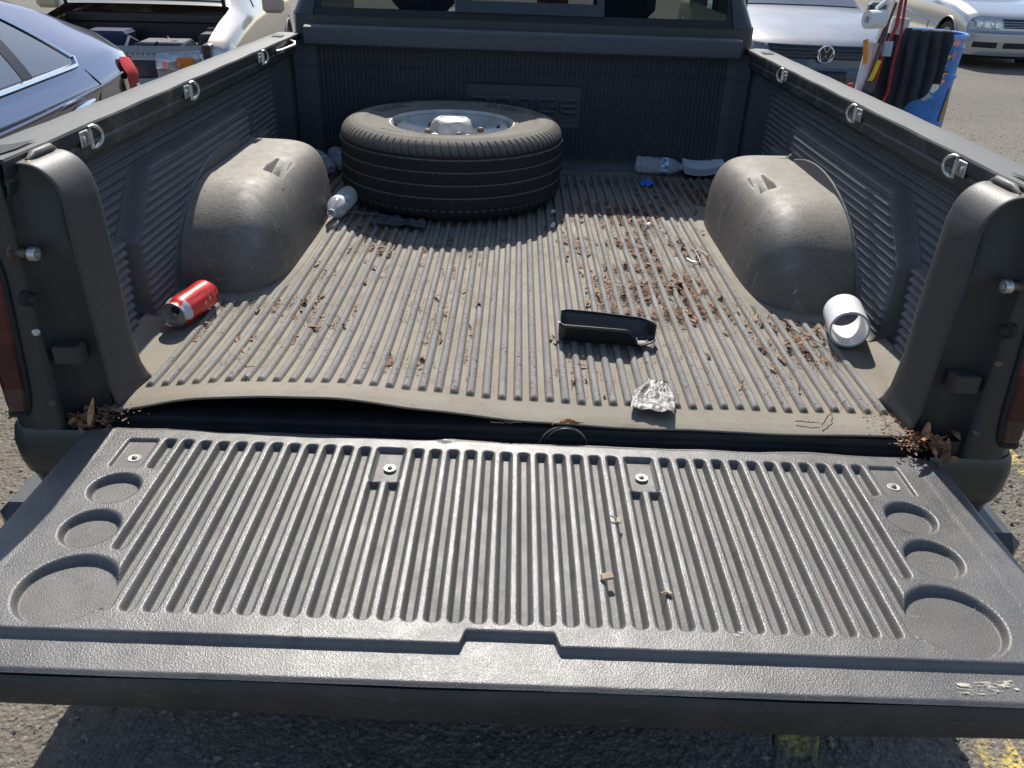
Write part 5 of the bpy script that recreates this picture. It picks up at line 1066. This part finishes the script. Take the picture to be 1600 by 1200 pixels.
# trousers / jacket hanging over the rim
cm = NT('black_cloth'); cm.set(col=cm.mix(cm.ramp(cm.noise(7, 5), .3, .7), (.020, .023, .032), (.045, .050, .062)), rough=.95); cm.bump(cm.noise(60, 5), .004, .5); cm = cm.m
def hang(name, p0, p1, zt, zb0, zb1, off_, lb, seed, folds=5, cat='clothes', m=None, taper=0.):
    U, V_ = np.meshgrid(np.linspace(0, 1, 70), np.linspace(0, 1, 60), indexing='ij')
    a = VA+np.radians(p0+(p1-p0)*(.5+(U-.5)*(1-taper*V_))); over = .10
    f = np.sin(U*folds*2*pi+seed+1.2*np.sin(V_*3+seed))*.5+.5; f = f**.8
    r = DR+off_+.008+.048*f*sm(.02, .35, V_)+.02*vnoise(U*4, V_*3, seed)
    L_ = (zt-(zb0+(zb1-zb0)*U))+.02*np.sin(U*17+seed)
    t_ = V_*(L_+over); inside = t_ < over
    rr = np.where(t_ < over, np.minimum(r, DR-.02-off_*0+(r-DR+.02)*np.clip((t_-over+.05)/.05, 0, 1)), r); z = np.where(t_ < over-.02, zt+.022+off_*.3-(over-.02-t_)*.9, zt+.022+off_*.3-(t_-over+.02)*np.clip((t_-over+.02)/.06, .25, 1))
    rr = rr+.0*z
    o = grid(name, DX+rr*np.cos(a), DY+rr*np.sin(a), z, m or cm); s = o.modifiers.new('t', 'SOLIDIFY'); s.thickness = .006; tag(o, lb, cat); return o
hang('trousers', -62, -8, DT, -.29, -.20, .004, 'black trousers hanging down the left of the blue drum', 1.0, 3); hang('jacket', -24, 31, DT, -.33, -.02, .022, 'dark jacket hanging over the front of the blue drum rim', 2.3, 4)
# pole with rolls and straps, left of the drum
blkbag = simple('black_bag_cloth', (.015, .015, .018), .8); red = simple('red_strap', (.36, .02, .03), .55, var=.3, sc=20); whm = simple('white_paper_roll', (.72, .72, .72), .8, var=.04)
PX, PY = DX-.43, DY-.22
stand = empty('pipe_stand', (PX, PY, GZ), label='white pipe stand leaning beside the blue drum, hung with rolls and straps', cat='stand')
MB().tube([(-.10, -.10, .02), (-.03, .0, .75), (.0, .05, 1.02)], [.022, .055, .058], 16).build('bucket_pipe', simple('grimy_white_pipe', (.50, .50, .53), .5, var=.15, sc=10), stand)
MB().tube([(.02, .10, 1.0), (.12, .12, 1.40)], .012, 8).build('upright', whm, stand); MB().tube([(-.16, -.1, .02), (-.10, -.05, .62)], .018, 8).build('lower_pipe', whm, stand); MB().tube([(-.12, -.12, .02), (-.06, -.08, .60)], .016, 8).build('lower_pipe', whm, stand)
MB().tube([(.10, .1, 1.30), (.45, .1, 1.16)], .006, 6).build('cross_rod', whm, stand); MB().tube([(-.06, .0, 1.26), (.14, .1, 1.40)], .014, 8).build('roll_arm', whm, stand)
def roll(loc, d, r0, r1, L, lb, m): o = MB().lathe([(r0, 0), (r1, 0), (r1, L), (r0, L), (r0, 0)], 32, T=TR(loc, d)).build('paper_roll', m, sharp=30); tag(o, lb, 'paper roll'); return o
roll((PX-.125, PY-.03, GZ+1.185), (1, .25, .05), .028, .062, .13, 'white paper roll lying sideways on the pipe stand', whm)
roll((PX+.15, PY+.06, GZ+1.09), (.1, 0, 1), .0, .062, .11, 'stubby pale roll standing on the drum rim', simple('pale_blue_roll', (.55, .62, .62), .8))
for i, (pp, r_, mt, lb) in enumerate((
    (((.10, .0, 1.36), (.10, -.02, 1.15), (.05, -.03, .95), (.03, -.04, .75), (-.03, -.04, .55), (-.10, -.06, .35)), .014, red, 'long red strap hanging from the top of the pipe stand'),
    (((.13, .0, 1.34), (.14, -.04, 1.1), (.13, -.05, .90), (.14, -.06, .70), (.06, -.08, .50), (-.02, -.08, .32)), .010, red, 'thin red cord nearest the black clothes'),
    (((.02, -.02, .62), (.0, -.05, .50), (.02, -.05, .36)), .014, red, 'short red strap end below the black bag'),
    (((.06, -.02, 1.30), (.00, -.05, 1.0), (-.02, -.06, .85), (-.05, -.06, .70)), .010, simple('brown_strap', (.14, .05, .03), .7), 'dark brown strap crossing the white pipe'),
    (((.02, -.06, .92), (-.01, -.07, .80), (-.04, -.07, .74)), .018, yel, 'yellow tool handle hanging on the pipe stand'),
    (((-.12, -.08, 1.06), (-.10, -.09, .96), (-.09, -.09, .90)), .020, orr, 'orange tool handle sticking out on the left of the pipe stand'),
    (((-.16, -.08, .76), (-.15, -.09, .68), (-.13, -.09, .63)), .020, simple('red_handle', (.65, .05, .03), .5), 'red tool handle low on the left of the pipe stand'),
    (((-.10, -.08, .88), (-.11, -.09, .76)), .014, whm, 'white tool handle between the orange and red ones'),
    (((.06, -.05, 1.05), (.06, -.06, .95)), .035, simple('clear_grey_bottle', (.35, .40, .50), .3), 'small grey spray bottle hanging between the straps'),
    (((-.02, -.08, .78), (-.03, -.09, .60)), .035, simple('grey_sleeve', (.07, .08, .10), .7), 'dark grey sleeve hanging under the straps'))):
    P = [(PX+p[0], PY+p[1], GZ+p[2]) for p in pp]; o = MB().tube(P if 'handle' not in lb else pp, r_, 8).build('strap' if 'strap' in lb or 'cord' in lb else ('spray_bottle' if 'bottle' in lb else ('sleeve' if 'sleeve' in lb else 'tool_handle')), mt, stand if 'handle' in lb else None)
    if 'handle' in lb: o['label'] = lb; continue
    tag(o, lb, 'strap' if 'strap' in lb or 'cord' in lb else ('bottle' if 'bottle' in lb else ('sleeve' if 'sleeve' in lb else 'tool')))
U, V_ = np.meshgrid(np.linspace(0, 2*pi, 40, endpoint=False), np.linspace(0, 1, 16), indexing='ij'); rr = .075*np.sin(np.clip(V_, .02, .98)*pi)**.5*(1+.25*vnoise(U*2, V_*4, 2))
o = grid('tool_bag', PX-.03+rr*np.cos(U), PY-.09+rr*.7*np.sin(U), GZ+.52+.20*V_, blkbag, closeU=True); tag(o, 'black cloth tool bag slung low on the pipe stand', 'bag')
